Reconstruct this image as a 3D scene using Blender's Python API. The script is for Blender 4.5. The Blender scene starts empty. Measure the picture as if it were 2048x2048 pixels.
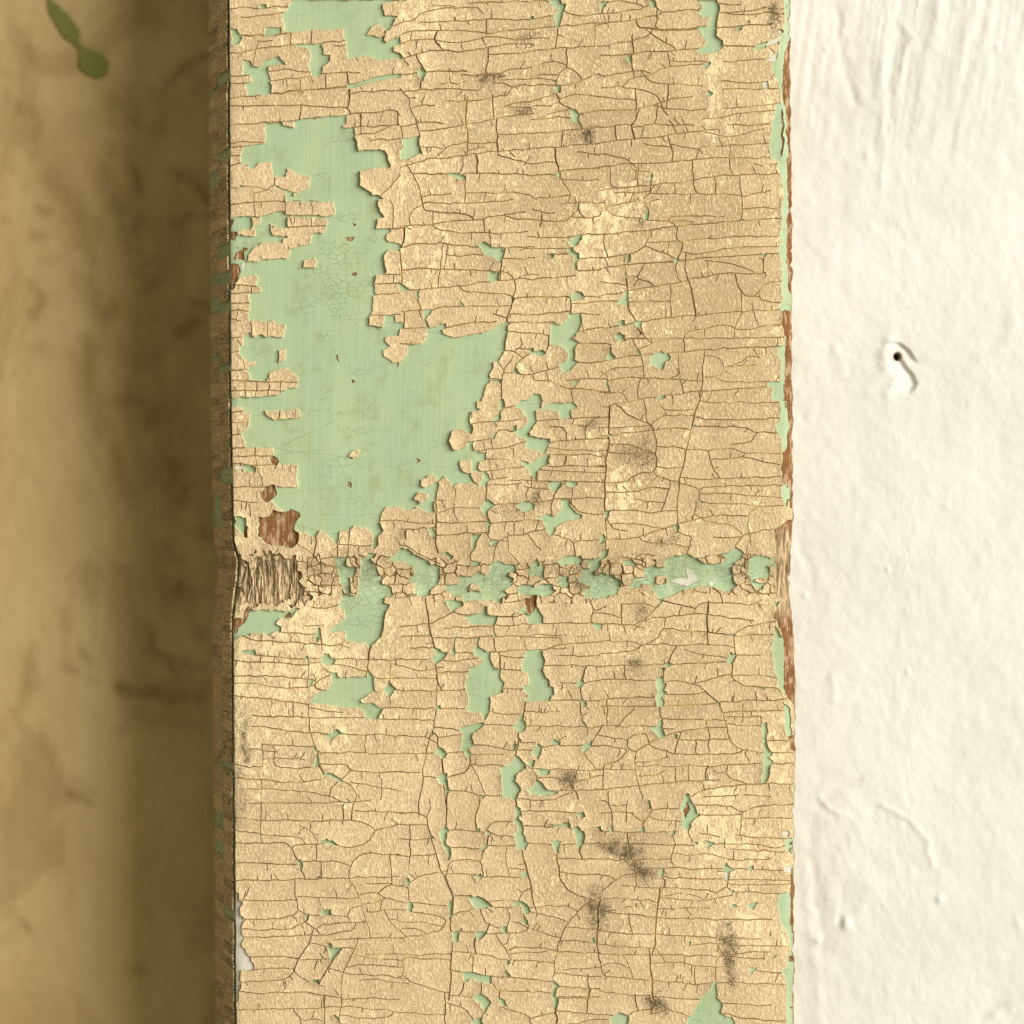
import bpy, math, random
import numpy as np
from mathutils import Vector, Matrix
from mathutils.geometry import delaunay_2d_cdt

random.seed(7); RNG = np.random.default_rng(7)
sc = bpy.context.scene
S = 1e-4                       # survey unit: 0.1 mm on the board's face
DIST = 0.60                    # lens to board face
# ------------------------------------------------------------------ camera
cam = bpy.data.cameras.new("camera"); camo = bpy.data.objects.new("camera", cam)
sc.collection.objects.link(camo); sc.camera = camo
camo.location = (0, -DIST, 0); camo.rotation_euler = (math.radians(90), 0, 0)
cam.sensor_width = 36; cam.lens = 36 * DIST / 0.2048
cam.clip_start = 0.01; cam.clip_end = 50
cam.dof.use_dof = True; cam.dof.focus_distance = DIST; cam.dof.aperture_fstop = 6.0
# ------------------------------------------------------------------ light: one tall window to the right, dim warm room
world = bpy.data.worlds.new("World"); sc.world = world; world.use_nodes = True
bg = world.node_tree.nodes["Background"]
bg.inputs[0].default_value = (1.0, 0.84, 0.60, 1); bg.inputs[1].default_value = 0.36
lamp = bpy.data.lights.new("window_light", 'AREA'); lampo = bpy.data.objects.new("window_light", lamp)
sc.collection.objects.link(lampo)
az, el, r = math.radians(50), math.radians(14), 2.2
lampo.location = (r*math.sin(az)*math.cos(el), -r*math.cos(az)*math.cos(el), r*math.sin(el))
lampo.rotation_euler = (Vector((0, 0, 0)) - lampo.location).to_track_quat('-Z', 'Y').to_euler()
lamp.shape = 'RECTANGLE'; lamp.size = 1.6; lamp.size_y = 1.2
lamp.energy = 94; lamp.color = (1.0, 0.97, 0.915)
# ------------------------------------------------------------------ exposure
vs = sc.view_settings
vs.view_transform = 'Standard'; vs.look = 'None'; vs.exposure = 0.0; vs.gamma = 1.0; vs.use_curve_mapping = False
sc.cycles.max_bounces = 4; sc.cycles.diffuse_bounces = 2
sc.cycles.use_denoising = False
# ---- survey of the board's face, tile by tile: g green shows, c cream island, w bare wood, p pale primer, f torn fibres, k/K crack (fine/wide)
TILES = {
(400,0,.20704): """
g 87,0 85,9 80,15 81,25 82,31 108,29 138,28 141,40 143,57 155,55 167,54 172,58 193,57 193,0
c 176,6 183,2 194,0 194,17 188,16 177,15
c 161,34 165,26 170,23 177,27 180,34 174,37 166,35
c 178,39 181,31 187,24 189,18 194,16 194,36 187,37 181,41
c 188,45 194,42 194,52 188,50
g 29,28 36,28 40,36 39,41 34,44 30,42
g 56,7 59,4 64,4 64,7
g 61,30 63,26 69,25 78,27 78,32 70,33 61,34
g 90,44 108,42 118,41 118,53 127,54 127,59 119,63 117,73 107,74 105,63 104,61 107,57 108,50 104,46
g 42,58 50,60 50,64 59,64 60,60 70,58 77,55 82,61 83,63 66,64 65,68 68,75 69,91 46,92 46,88 43,85 44,80 49,79 49,72 42,71 41,73 42,66
g 62,120 110,115 142,111 142,118 138,121 138,124 150,123 150,130 153,146 179,145 185,163 193,162 193,193 84,193 83,184 72,180 71,170 69,156 57,157 55,161 48,164 47,160 40,158 41,145 42,141 62,139 64,132
c 72,172 82,171 83,163 95,168 106,171 105,182 91,189 90,186 83,183 72,180
c 155,165 170,163 194,162 194,194 180,194 173,190 167,189 160,183 154,179
c 80,118 92,116 91,123 81,122
g 38,178 40,181 36,182
k 28,8 50,8 80,7|k 40,17 60,15 83,13|K 40,34 58,35 88,32|k 38,52 55,47 90,44|K 87,32 88,42|K 108,30 108,41|k 118,41 140,40
k 65,78 78,77 105,74|K 70,91 90,88 120,86 143,84|k 97,76 97,88|K 121,73 121,85|K 142,71 144,84 145,95 143,103|W 145,84 160,80 175,76 193,73
k 30,94 60,92 70,91|k 119,72 130,71 155,70|k 29,103 60,102 97,102 115,103 130,104 143,103 146,110|K 97,103 96,116|k 28,121 60,119 97,116 142,111
k 146,110 170,109 185,107 190,108 193,112|K 155,110 155,123|K 190,108 192,122|k 150,123 175,122 193,121|k 151,130 170,128 178,125|k 165,135 193,135
k 29,142 62,139|k 28,151 40,151|k 28,160 45,158|k 40,180 60,182|k 50,187 65,184 72,178 71,170|k 28,182 40,181|k 71,180 90,186|k 193,170 185,178 178,187
k 29,52 38,52|k 29,74 41,73|k 29,80 43,80|k 55,40 70,39|k 52,59 55,47|k 130,45 141,44
""",
(800,0,.20704): """
g 17,70 20,65 23,64 25,70 22,76 21,80 17,74
g 0,52 3,56 0,58
g 1,135 19,132 20,145 22,148 16,150 9,155 3,154 0,156 0,145 4,142
g 46,168 52,167 63,170 63,173 57,173 50,171
g 145,0 155,0 156,4 161,4 157,11 156,20 153,26 150,25 149,15 153,10 147,5
g 122,18 128,14 130,18
g 148,85 156,83 156,89 151,91
g 163,106 170,106 174,111 173,120 166,116
g 152,166 156,167 155,172 152,170
g 0,0 8,0 4,2
k 65,3 100,2 145,1|k 0,23 13,20 20,12 40,9 60,7 75,8|k 20,22 40,21 55,21 80,19 100,18 115,20 130,18 147,16|k 0,34 15,30 30,30 60,30 70,31 83,33 95,32 110,29 130,28 150,26 170,24 193,22
K 83,20 83,33|K 54,18 54,21|K 37,30 33,38 39,44|k 0,42 15,38 33,38|k 0,58 16,53 30,49 60,50 85,46 110,43 125,42 130,44|k 86,53 100,53 110,52 130,50 150,47 193,45
K 86,46 85,54 84,62 83,73|K 15,53 17,58 22,63|k 0,73 17,71 40,69 62,69 65,70|k 60,73 83,72 95,71 105,67 127,65|K 152,27 152,35 150,46|k 159,12 165,14 180,16 193,14|k 189,23 188,43
K 161,48 162,58 161,64|k 162,64 155,70 152,76 151,82|k 163,65 172,71 175,77|k 128,74 140,71 152,73|k 135,63 142,60 155,61|k 175,77 193,72|k 110,83 130,82 150,83 165,82 172,80 175,77
k 90,80 100,80 107,84|k 115,82 108,84 104,91 98,93 85,95 65,98 43,98|K 90,73 90,77|k 0,85 5,93 9,96 9,105 15,115 18,118|k 5,88 20,87 45,86 75,87|K 19,80 19,86|K 89,92 91,105 90,113
K 64,98 63,110 63,120 65,130 65,149|k 0,123 18,119 30,118 42,120|k 10,105 20,102 33,101|k 19,128 45,124 63,121 80,117 100,113 130,110|K 93,115 94,130 95,146|K 1,123 2,134|k 16,120 20,133
k 94,129 120,129 145,128 170,125 193,123|k 125,116 145,114 160,113|k 100,103 110,100 125,99 140,93 148,92|k 130,103 145,102 153,99|K 151,92 155,99 165,106|k 160,93 175,92 193,93
K 174,120 176,124|k 173,110 193,107|k 40,147 48,141 55,138 75,138 94,138|k 0,162 15,158 30,153 50,152 70,149 110,145 155,142 193,138|k 157,129 155,142|K 150,143 151,158 153,166
k 95,150 105,153 115,155 125,158 148,157|K 74,150 75,168|k 60,150 60,163 57,168|k 20,168 46,168|k 63,168 100,168 145,170 152,168|k 155,166 175,164 193,162|k 9,165 17,178 20,187 21,193
K 63,173 62,193|k 20,190 50,187|k 63,187 100,186 125,187 131,193|k 130,192 163,189|k 156,172 164,186 163,193|k 182,125 185,138|k 170,147 185,149 193,150|k 155,174 175,175 193,173
""",
(1200,0,.20704): """
g 93,0 113,0 115,8 113,24 112,35 118,40 118,46 114,50 104,51 97,52 92,49 100,46 104,41 100,36 97,32 94,26 104,25 106,16 100,17 92,12 100,9 99,5
g 46,0 54,1 55,7 48,7
g 98,64 106,59 108,61 103,66
g 24,55 31,53 31,60 27,60
g 130,28 136,25 136,29 132,31
g 148,46 156,42 162,40 161,46 153,49
g 141,22 145,21 145,24
g 0,3 8,0 2,14
g 105,87 109,90 107,93 103,91
g 47,168 50,168 49,180
g 178,-20 178,8 180,20 176,28 178,30 172,36 174,44 172,56 167,60 168,68 172,76 174,86 176,96 176,101 170,101 169,110 165,120 164,145 166,152 172,157 174,167 176,172 178,193 194,193 194,-20
w 181,40 178,55 177,75 177,95 180,104 182,160 181,193 194,193 194,40
w 175,108 177,105 177,150 175,152
p 172,29 177,29 176,33 172,33
p 162,42 174,36 172,44 160,44
p 160,58 173,50 169,60
p 156,80 163,78 163,86 157,85
k 0,14 20,12 35,10 43,7 35,3 20,2 8,2|k 43,7 47,7|k 0,23 20,21 40,18 54,16 60,12 56,8|k 60,12 80,10 100,10|K 34,20 36,26 40,28 55,29 60,30 95,28|K 54,16 54,26 56,29|k 50,29 49,33 40,37 20,42 0,45
k 49,33 60,40 72,46 75,50|k 0,54 15,54 40,51 75,49 92,48|K 31,34 32,52|K 31,60 32,69|k 0,73 25,70 40,69 47,70 50,72|k 50,72 56,70 59,66 75,64 100,62|k 67,58 68,65|k 24,80 28,77 36,75 45,74 50,72
k 45,74 48,78 55,81 75,82 98,84|k 0,85 10,85 18,83 24,85 36,86 45,87 52,92 57,98 60,104 65,112|K 34,86 35,95 34,106|k 0,93 20,96 33,97|k 0,107 30,107 40,105 57,100 65,97 75,95 90,93|K 66,82 65,97
k 60,104 75,106 90,107 101,106|K 37,107 36,115 31,119|k 0,123 15,122 32,120|K 30,121 33,135|K 15,122 15,135|k 55,105 54,118 48,122 36,122|k 54,119 60,122 72,121 90,121|k 67,116 72,121 74,130
k 0,138 15,136 40,134 66,131 90,127 115,125|k 66,132 67,139 69,145 70,156|k 42,139 50,141 67,142|k 67,139 80,142 92,144|k 112,141 140,140 170,138|k 93,153 93,145 98,142 102,141|k 0,149 15,151 25,153 31,158
k 0,161 30,158 60,158 92,155 110,153 140,154 165,152|k 10,161 10,178 15,182|k 37,159 37,181|k 32,164 40,166 48,166|K 49,168 49,180|K 90,158 90,175 91,184 93,187|k 0,184 30,181 60,178 90,175 100,172 115,170 140,169 175,168
k 125,148 125,165 128,170|K 111,171 111,187|k 53,187 80,188 106,188 135,188 140,190|k 140,190 150,186 165,184|k 50,182 42,192|k 72,178 72,187|k 135,170 135,188|k 118,60 140,59 160,58
k 117,79 122,79 140,80 155,79|k 118,87 140,86 170,86|k 125,121 165,121|k 116,105 150,103 168,101|k 120,45 150,45|k 116,27 140,25 165,24|k 117,12 140,11 160,8|k 117,4 135,5
""",
(400,400,.20704): """
g 28,0 172,0 174,8 178,16 171,18 170,28 185,28 185,30 181,33 180,38 186,41 193,44 193,48 182,49 177,53 179,60 180,71 170,73 167,81 171,92 167,94 167,108 164,112 163,121 177,123 178,112 187,112 189,118 193,118 193,194 28,194
c 26,-2 83,-2 84,1 129,1 130,14 128,15 84,15 82,12 76,11 66,13 62,16 26,17
c 50,17 60,17 59,23 56,25 53,27 55,30 54,35 50,36 41,35 36,34 36,30 50,28 51,24
c 86,16 121,17 124,20 122,26 120,32 108,34 107,43 100,44 92,47 86,48 86,55 84,57 46,59 46,52 52,46 57,44 60,42 72,41 80,43 80,38 84,35 69,34 68,23 73,24 73,27 85,26
c 99,58 112,56 113,62 111,66 100,66
c 26,88 36,79 39,74 53,72 56,75 54,82 59,84 59,89 50,89 47,91 48,105 46,107 47,117 66,118 70,115 72,118 82,120 83,124 80,133 64,132 61,129 58,130 56,132 53,132 49,128 42,132 42,139 39,142 38,149 43,153 57,157 46,164 40,163 47,167 48,174 66,175 67,167 72,164 85,163 92,168 96,174 92,181 78,185 74,189 26,192
c 76,145 83,143 84,150 82,156 77,157 77,149
c 180,132 194,131 194,157 187,158 182,153 177,152 178,145 184,141 179,136
k 30,4 80,1|k 52,1 53,13|k 83,1 83,15|k 108,2 108,15|k 108,16 108,26|k 69,26 120,26|k 30,83 53,83|k 33,90 50,89|K 50,83 50,89|k 30,100 47,100|k 30,107 47,107|k 30,115 40,117|k 30,133 42,133|k 30,147 38,146
k 42,153 43,162|k 30,165 40,164|k 33,175 67,176 92,176|k 30,185 80,184|k 43,176 43,185|k 55,176 55,185|k 67,176 67,184|k 77,176 77,184|k 65,121 66,131|k 50,119 51,127
k 183,0 187,5 186,17 186,27|k 170,28 193,27|k 171,81 193,81|k 171,92 193,90|k 165,112 193,111|k 180,72 193,72|k 187,73 187,81
w 20,18 32,19 31,26 30,30 35,31 34,38 20,38
w 31,57 36,50 41,48 42,45 46,46 42,50 43,58 38,57
w 20,62 37,62 38,69 36,77 31,86 20,86
p 40,60 43,62 41,67 39,68
w 142,36 149,36 148,39 143,39
w 147,70 151,70 151,73 147,73
w 147,23 151,25 148,27
w 131,150 133,149 135,156
w 147,173 149,175 147,178
""",
(800,400,.20704): """
g 0,118 4,119 4,124 0,124
g 25,106 30,107 27,113 26,116 28,123 37,123 39,120 45,119 45,123 41,125 42,129 47,131 49,133 57,133 65,130 80,128 95,123 104,117 106,119 104,122 103,130 103,140 100,147 97,154 90,157 89,163 86,168 89,173 86,177 82,182 80,194 0,194 0,157 7,150 8,140 22,138 26,133 25,125 24,115 22,107
g 75,44 82,41 88,46 95,46 100,45 100,50 97,60 88,55 81,53 78,48
g 87,69 96,69 96,77 91,79 86,78
g 0,81 5,83 10,88 6,89 0,87
g 14,88 19,88 18,95 16,97
g 163,40 168,36 176,33 177,36 172,43 168,46 164,42
g 162,46 167,46 167,50 172,52 174,57 171,60 172,67 168,67 167,54 161,51
g 142,53 148,53 147,56 143,56
g 165,92 171,88 175,90 178,94 170,96 165,97
g 164,108 168,109 175,109 176,115 172,125 167,134 173,138 169,142 169,155 173,157 169,161 165,165 157,167 155,161 153,159 158,157 163,152 163,148 155,141 145,139 145,130 145,119 150,119 156,121 163,114
g 125,147 129,142 130,146 139,144 141,148 137,149 134,151 132,149
g 109,165 113,163 116,168 112,169
g 88,175 98,174 98,178 92,177
g 122,194 129,187 136,189 138,194
g 167,175 172,175 170,181
g 58,97 62,102 59,102
k 22,3 50,3 80,3 110,0|K 21,0 21,5 23,9 28,11 40,13 60,13 70,15 72,19|k 21,5 12,10 9,18 10,24|k 0,26 25,24 50,21 80,18 110,13 120,12|k 31,24 34,28 42,30 60,32 90,33 110,32 123,30|K 80,18 81,25|K 86,30 87,37
k 32,18 31,24|k 108,17 115,19 125,19 140,20 155,21 162,20 167,15|k 127,8 135,12 150,13|k 155,4 175,3 193,3|K 136,14 136,20 135,26|k 172,3 172,11 178,17|k 167,17 172,17 185,17 193,15|K 6,26 3,36 4,40 2,44 0,46
k 4,45 15,42 40,42 60,44 75,46|k 41,42 40,55 39,67 38,80|k 47,43 45,60|K 0,48 1,67 1,80|k 1,67 40,67 70,68 90,69 97,68|k 68,68 69,73|k 100,46 107,45 130,45|K 101,47 99,55 98,60 97,77|k 100,56 118,57 130,56
k 98,68 105,70 109,74 110,80 111,85 109,93|k 10,88 40,85 60,83 80,79 105,77 130,76 170,74|k 57,84 62,88 80,89 98,90 107,93|k 108,95 130,94 165,94|K 108,95 107,103 104,110 103,118|k 123,35 140,37 163,36
k 145,52 163,52|k 175,34 193,34|k 174,57 193,56|k 172,68 193,68|k 178,93 193,94|k 0,108 20,105 30,107 40,104 60,102 80,103 104,103|K 16,97 20,106|k 90,110 103,113|k 105,110 125,111 150,109 164,108
K 164,96 165,108|k 175,109 193,112|k 46,123 70,119 93,118|k 24,107 24,124|k 4,112 4,123|k 0,124 24,124|k 105,118 130,118 150,118|k 104,127 120,129 145,130|k 170,127 193,124|k 172,138 193,138|K 143,130 144,140 141,145
k 102,145 110,147 118,152|k 111,147 113,143 123,144|k 126,148 117,152 112,160 112,165|k 108,156 102,160 99,170 98,190|k 96,160 99,163|k 99,168 108,167 120,169 128,168 135,166 150,162|k 128,168 128,175 145,175 150,177
k 173,158 193,157|k 160,174 193,173|k 89,173 98,174|k 155,179 167,185 172,175|k 168,182 193,184|k 166,186 166,193|k 0,139 20,139
w 107,94 110,95 108,99
""",
(1200,400,.20704): """
g 176,0 176,20 174,35 176,40 173,48 175,55 177,58 176,70 176,85 177,92 174,105 175,108 178,130 178,140 171,141 170,150 174,155 174,165 174,175 162,176 161,180 167,181 167,194 194,194 194,0
w 181,-1 180,40 181,60 182,86 184,90 194,90 194,-1
w 175,108 194,106 194,194 177,194 178,165 179,140 181,133 178,130
g 42,14 46,12 46,19 42,18
g 24,54 29,52 28,60 26,61
g 71,57 76,56 75,60 74,64 72,60
g 24,88 26,88 26,103 20,101 16,101 20,97
g 15,119 19,117 24,117 24,121 18,121
g 33,117 41,117 40,122 38,124 41,132 38,128
g 15,130 18,128 22,130 25,134 25,137 18,135 14,133
g 48,153 53,147 60,146 69,151 69,154 62,157 61,164 55,162 49,158
g 10,141 12,140 11,148 16,151 12,154 6,153
g 35,144 37,146 39,151 35,149
g 55,190 62,189 64,193 58,193
g 76,172 79,174 76,174
g 24,70 26,74 24,74
g 156,52 161,53 158,56
g 138,18 140,20 137,20
g 6,174 9,176 9,186 7,180
k 5,7 25,3 38,0|k 4,0 5,8 10,13 20,16 35,18 45,19 65,21 68,18 75,16 105,16 115,17 120,17|K 44,5 46,12 46,19|k 57,0 47,3 44,5 42,2|k 65,21 70,23 71,26|k 0,34 20,33 45,29 70,26 100,23 130,21 173,18
k 48,29 48,35 45,38 44,45 36,50 27,53 0,57|k 44,45 55,49 68,53 74,58|k 75,26 74,38 80,41|k 50,41 80,40 105,38 130,36 173,35|K 79,41 79,50 75,56|k 79,50 90,53 96,52|k 66,42 65,50|k 97,52 110,49 130,46 173,45
k 74,58 95,57 130,54 173,52|k 0,67 25,63 50,61 74,59|K 73,62 74,76 78,80|k 82,59 82,65 85,75|k 4,34 5,45 7,54|k 24,66 25,73|k 25,74 35,74 38,78 48,80 52,83|k 40,69 36,74|k 0,93 25,88 50,84 65,81 86,79 90,75 120,71 150,71 160,71
K 24,74 26,88 26,103 33,115|k 0,79 25,82|k 69,82 68,100 68,112|k 26,99 45,98 68,98|K 86,79 89,90 92,110|k 130,72 133,83 137,91 142,93 154,94|k 154,88 157,82 165,79 173,79|k 154,88 154,98 173,100|k 136,93 136,108
k 40,118 65,114 90,112 130,108 173,106|k 0,124 35,119|k 136,110 131,118 130,124 129,133|k 148,109 152,117 153,122|k 131,125 145,125 160,122 173,121|k 81,133 82,129 90,126 105,123 125,121 130,124|K 40,121 41,131 45,134
k 27,134 60,134 100,134 130,134 173,132|k 80,134 81,147|k 0,138 12,139|k 0,157 6,154 40,150 70,148 100,145 130,143 170,142|k 33,138 38,148 41,160 42,172|k 50,135 48,140 42,142|k 76,153 76,171|k 100,145 99,172 97,190
k 100,151 110,151 115,154 120,161 117,168 111,171 100,171|k 120,161 140,161 150,159|k 132,158 140,155 142,150 155,152|k 111,171 118,175 140,176 162,176|k 4,167 9,163 25,163 33,161|k 0,166 4,167 8,174 9,185
k 9,175 25,172 50,172 76,174 97,175|k 38,173 36,185 37,193|k 75,163 75,170 70,172|k 0,185 9,186 20,186 26,182|k 22,186 26,193|k 78,178 80,187|k 37,193 65,189 95,185 120,183 160,181|k 97,185 96,193|k 158,56 158,71
k 137,0 136,8 137,17|k 140,8 170,8
""",
(400,800,.20704): """
g 28,-1 193,-1 193,103 180,104 174,110 172,118 178,125 172,132 173,138 170,144 166,142 167,130 158,122 150,121 145,124 136,126 133,140 126,134 121,128 116,126 113,132 108,131 103,129 95,128 90,123 88,118 93,117 97,110 92,108 88,104 86,107 80,107 75,104 70,99 68,96 72,92 73,84 85,84 94,85 95,64 90,63 76,62 76,58 70,55 72,50 72,46 45,46 44,42 42,36 40,32 46,29 47,22 49,13 42,11 40,7 28,6
c 62,10 92,9 97,10 97,18 71,19 64,14
c 147,48 152,47 155,50 153,56 149,58 143,55
g 42,64 47,62 55,65 55,69 42,69
p 33,65 37,62 42,64 41,69 36,68
w 66,56 70,54 77,59 74,63 69,62
w 62,84 72,83 73,90 69,97 64,98 58,95 58,90 65,88
w 56,112 68,113 72,106 80,109 87,105 97,109 93,117 90,124 94,130 93,140 90,142 64,140 56,131
g 34,113 45,113 46,121 44,126 42,132 38,125 34,120
w 44,121 47,123 45,132 42,132
w 20,109 33,112 34,122 31,128 20,128
w 143,80 146,80 147,85 143,84
f 31.9,153.6 41.1,147.8 48.3,151.2 54.1,145.4 62.8,149.2 70.0,144.4 77.3,150.2 84.5,146.3 91.8,151.2 94.7,155.0 92.7,161.8 97.1,169.0 95.2,176.3 102.9,179.7 100.0,186.0 108.2,189.3 102.4,195.6 96.6,192.7 90.8,200.9 82.1,196.1 71.5,200.0 62.8,196.1 53.1,200.9 43.5,195.6 36.7,198.0 29.9,191.8
g 132,160 140,158 142,163 145,175 147,185 140,186 134,175
g 155,155 162,153 170,158 173,170 176,180 178,185 180,194 137,194 137,187 150,188 153,185 155,170
g 181,155 187,150 194,145 194,155
k 32,12 45,11|k 32,22 46,22|k 32,34 41,33|k 32,47 48,45|K 54,47 53,53|k 33,55 66,54|k 54,54 54,62|k 36,62 55,63 72,62|K 72,63 73,66|k 32,84 55,84|k 55,62 62,84|k 92,10 92,18|k 77,10 77,18
k 144,124 143,155 148,161|k 133,140 143,140 167,141|k 133,140 132,155|k 94,140 105,145 112,152 116,159 125,161 133,161|k 109,127 107,135 108,140|k 113,132 111,150 108,158|k 95,155 105,157 110,165 112,175|k 32,98 55,99|k 48,100 49,112
""",
(800,800,.20704): """
g 0,-1 75,-1 75,7 77,10 68,10 68,23 71,24 69,32 71,40 71,50 83,50 82,57 78,60 76,65 79,69 83,69 88,77 84,79 83,84 70,80 62,80 57,79 53,83 50,80 45,75 43,73 40,76 37,79 36,85 34,97 33,110 26,108 21,105 15,103 11,106 6,107 2,103 -1,103
c 48,37 51,30 57,28 63,31 70,33 71,40 65,40 64,45 57,48 52,49 49,43
c 58,58 68,58 70,68 80,70 81,76 77,82 71,79 69,71 61,71 58,63
c 20,76 30,73 35,75 36,79 30,82 24,85 21,83
c 13,94 17,89 27,90 28,94 23,97 19,101 18,96 14,97
w 14,57 19,58 17,61 15,61
g 97,0 100,0 101,7 97,13 97,20 90,21 92,16 96,13
g 117,0 137,0 137,7 145,4 150,3 166,2 172,6 166,9 166,17 155,18 153,11 140,9 131,10 131,22 125,31 127,35 135,36 145,37 142,43 141,50 137,51 132,48 121,46 122,38 115,35 111,30 108,27 109,25 113,25 113,29 118,27 124,21 121,15 117,8 111,7
g 88,38 92,32 94,31 91,39
g 140,53 144,53 144,63 140,64 134,68 133,78 129,75 123,67 117,63 116,58 121,59 125,62 133,58
g 143,79 156,79 152,87 146,87
g 160,79 172,79 168,84 162,83
g 78,104 82,96 87,98 91,102 87,107 84,113 79,108
g 84,112 88,118 88,125 86,132 85,125 84,117
g 112,103 121,97 126,100 130,101 129,105 124,108 120,109
g 156,98 157,96 165,96 165,104 172,110 176,110 175,115 165,116 158,119 151,122 149,130 146,132 141,127 140,123 138,116 133,114 133,112 140,111 150,112 156,103
g 68,130 78,130 76,134 74,142 71,145 70,138
g 86,136 96,136 93,140 91,141
g 26,124 33,122 33,135 30,132
g 4,126 7,126 6,136
g 0,143 8,144 20,153 30,158 38,159 38,175 28,186 15,188 12,170 14,165 10,158 0,155
g 40,150 46,147 52,151 50,154
g 86,160 95,155 103,160 104,168 110,172 108,180 100,185 90,188 80,186 75,180 82,170 86,165
g 62,186 72,184 88,188 100,188 100,194 60,194
g 125,160 133,152 135,160 130,168
g 150,155 162,150 170,150 165,158 155,160
g 126,185 135,178 148,178 150,185 140,190
g 180,155 194,152 194,160 185,165
g 176,185 185,180 194,178 194,190 180,192
w 127,189 133,189 132,194 125,194
k 68,23 95,21 115,19|k 71,40 85,39 90,36|k 94,31 100,29 108,30|k 70,50 88,47 108,45 120,40|k 88,38 89,48|k 83,50 83,58|k 82,58 100,57 107,58|k 80,69 100,67 118,65|k 88,77 105,75|k 87,58 88,69|k 100,7 110,6|k 131,20 155,18 193,17
k 145,25 155,26 160,29 160,37|k 147,40 193,37|k 178,27 179,37|k 172,25 180,26 186,20|k 145,52 165,53 193,54|K 160,54 159,63|k 144,64 193,64|k 133,78 193,79|k 105,78 130,78|k 127,79 127,85|k 119,84 142,86|k 123,87 121,95 125,99|K 84,79 83,95
k 83,95 92,102|k 92,101 115,100 130,99 148,96 165,95 193,95|k 148,96 150,90 156,82|k 166,85 166,95|k 165,98 172,109 193,110|k 145,97 147,108|k 120,109 119,116|k 53,83 52,103|K 36,79 35,95 34,115 34,135 36,148|k 34,108 45,107 52,104 78,104
k 34,118 55,119 83,117|k 51,107 55,117|k 34,131 55,129 84,128|k 88,119 110,117 133,116|k 111,118 111,125|k 86,132 88,135 96,136|k 99,135 105,131 120,130 130,127 138,125|k 96,136 91,145 91,152|k 104,132 105,147 112,152 115,158
k 124,131 128,138 135,145|k 74,142 67,152 68,156|k 149,131 160,133 168,137 169,145|k 169,137 193,135|k 0,125 28,124|k 0,140 7,141 15,147 25,153 38,158|k 32,97 43,97
""",
(1200,800,.20704): """
g 174,-1 174,15 171,31 175,38 175,50 180,48 182,20 180,-1
g 174,83 178,80 183,81 183,92 179,104 177,97
w 181,-1 182,20 180,47 175,52 176,80 184,82 182,104 194,104 194,-1
w 168,125 175,122 182,116 194,112 194,200 178,198 168,180 170,165 171,140
g 0,130 3,130 4,133 2,138 0,140
g 4,108 10,107 8,114 6,116
g 72,124 75,119 77,122 76,127
g 75,78 78,76 77,79
g 90,23 95,26 91,26
g 96,97 100,100 97,100
g 9,32 12,34 9,34
g 0,146 8,143 8,150 3,155 0,154
g 64,155 72,150 82,149 93,152 100,157 108,158 118,158 125,152 125,145 131,142 139,147 138,150 132,155 128,162 130,175 133,180 126,185 115,183 105,180 93,181 82,184 75,188 65,190 60,193 55,190 50,183 58,178 66,176 65,165 62,158
p 66,176 75,172 84,173 84,163 88,164 92,170 95,174 85,180 75,178 66,175
p 104,178 110,173 113,173 107,180
g 0,166 5,168 14,171 20,176 18,182 10,185 4,190 0,190
g 145,155 150,150 165,152 166,160 157,162 155,168 150,175 160,178 158,185 148,178 143,168
k 0,6 9,6 20,2 38,0|K 9,5 8,20 9,32 7,52 5,70 4,90 5,107|k 0,35 12,34 40,30 55,29 75,27 87,28|k 18,6 24,13 35,18 46,22 50,24 53,30 55,40 54,55 53,65 51,69|k 42,0 46,20|k 50,24 51,20 60,16 63,15 75,15 90,15|k 60,6 63,14
K 95,1 91,17 88,28 84,47 81,60 77,75 75,90 74,105 75,120 75,127|k 95,2 110,3 140,2 170,3|k 92,17 115,19 140,19 175,17|k 91,24 95,26 120,26 140,26 145,29 150,32 168,32|k 84,48 105,48 130,48 136,49 140,52 174,52|k 140,52 137,55 120,56 106,58
k 104,49 106,60 109,67 113,73 114,76|k 126,44 145,41 150,35|k 7,50 25,52 54,51|k 55,45 75,46 84,48|k 53,64 65,66 80,66|k 27,79 30,74 40,71 51,69|k 51,69 55,74 65,77 75,78|k 4,80 27,79|k 78,74 95,77 120,76 150,75 176,74|k 77,81 87,82 96,86
k 96,86 100,84 130,83 176,82|k 96,86 95,96 100,100 120,100 140,100 147,102 151,104|k 97,90 130,91 176,94|k 2,89 35,89 42,86 50,84 66,86|k 67,79 66,88 62,100 60,107|k 32,95 40,97 55,98 62,100|k 4,107 35,107 42,109 60,108 74,107
k 94,99 90,110 89,116|k 76,119 100,114 111,111 125,112 142,112|k 98,115 105,119 125,120 132,124 136,130|k 151,104 145,108 142,114 142,122 145,128 146,140|k 151,104 165,102 178,102|k 133,137 137,131 150,127 172,125|k 6,115 10,122 17,126 26,127
k 5,116 5,133 6,135|k 6,135 20,135 33,134 45,129 60,125 72,121|k 75,127 84,131 88,133 86,140 84,148|k 70,131 75,127|k 40,134 42,137 60,138 78,140|k 110,133 130,133|k 130,143 133,137|k 138,148 150,150|k 4,138 5,143|k 33,153 40,148 53,150
k 33,160 42,165 45,155 33,153 20,151|k 0,18 8,17|k 0,27 9,27|k 0,54 6,54|k 0,63 6,63
""",
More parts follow.
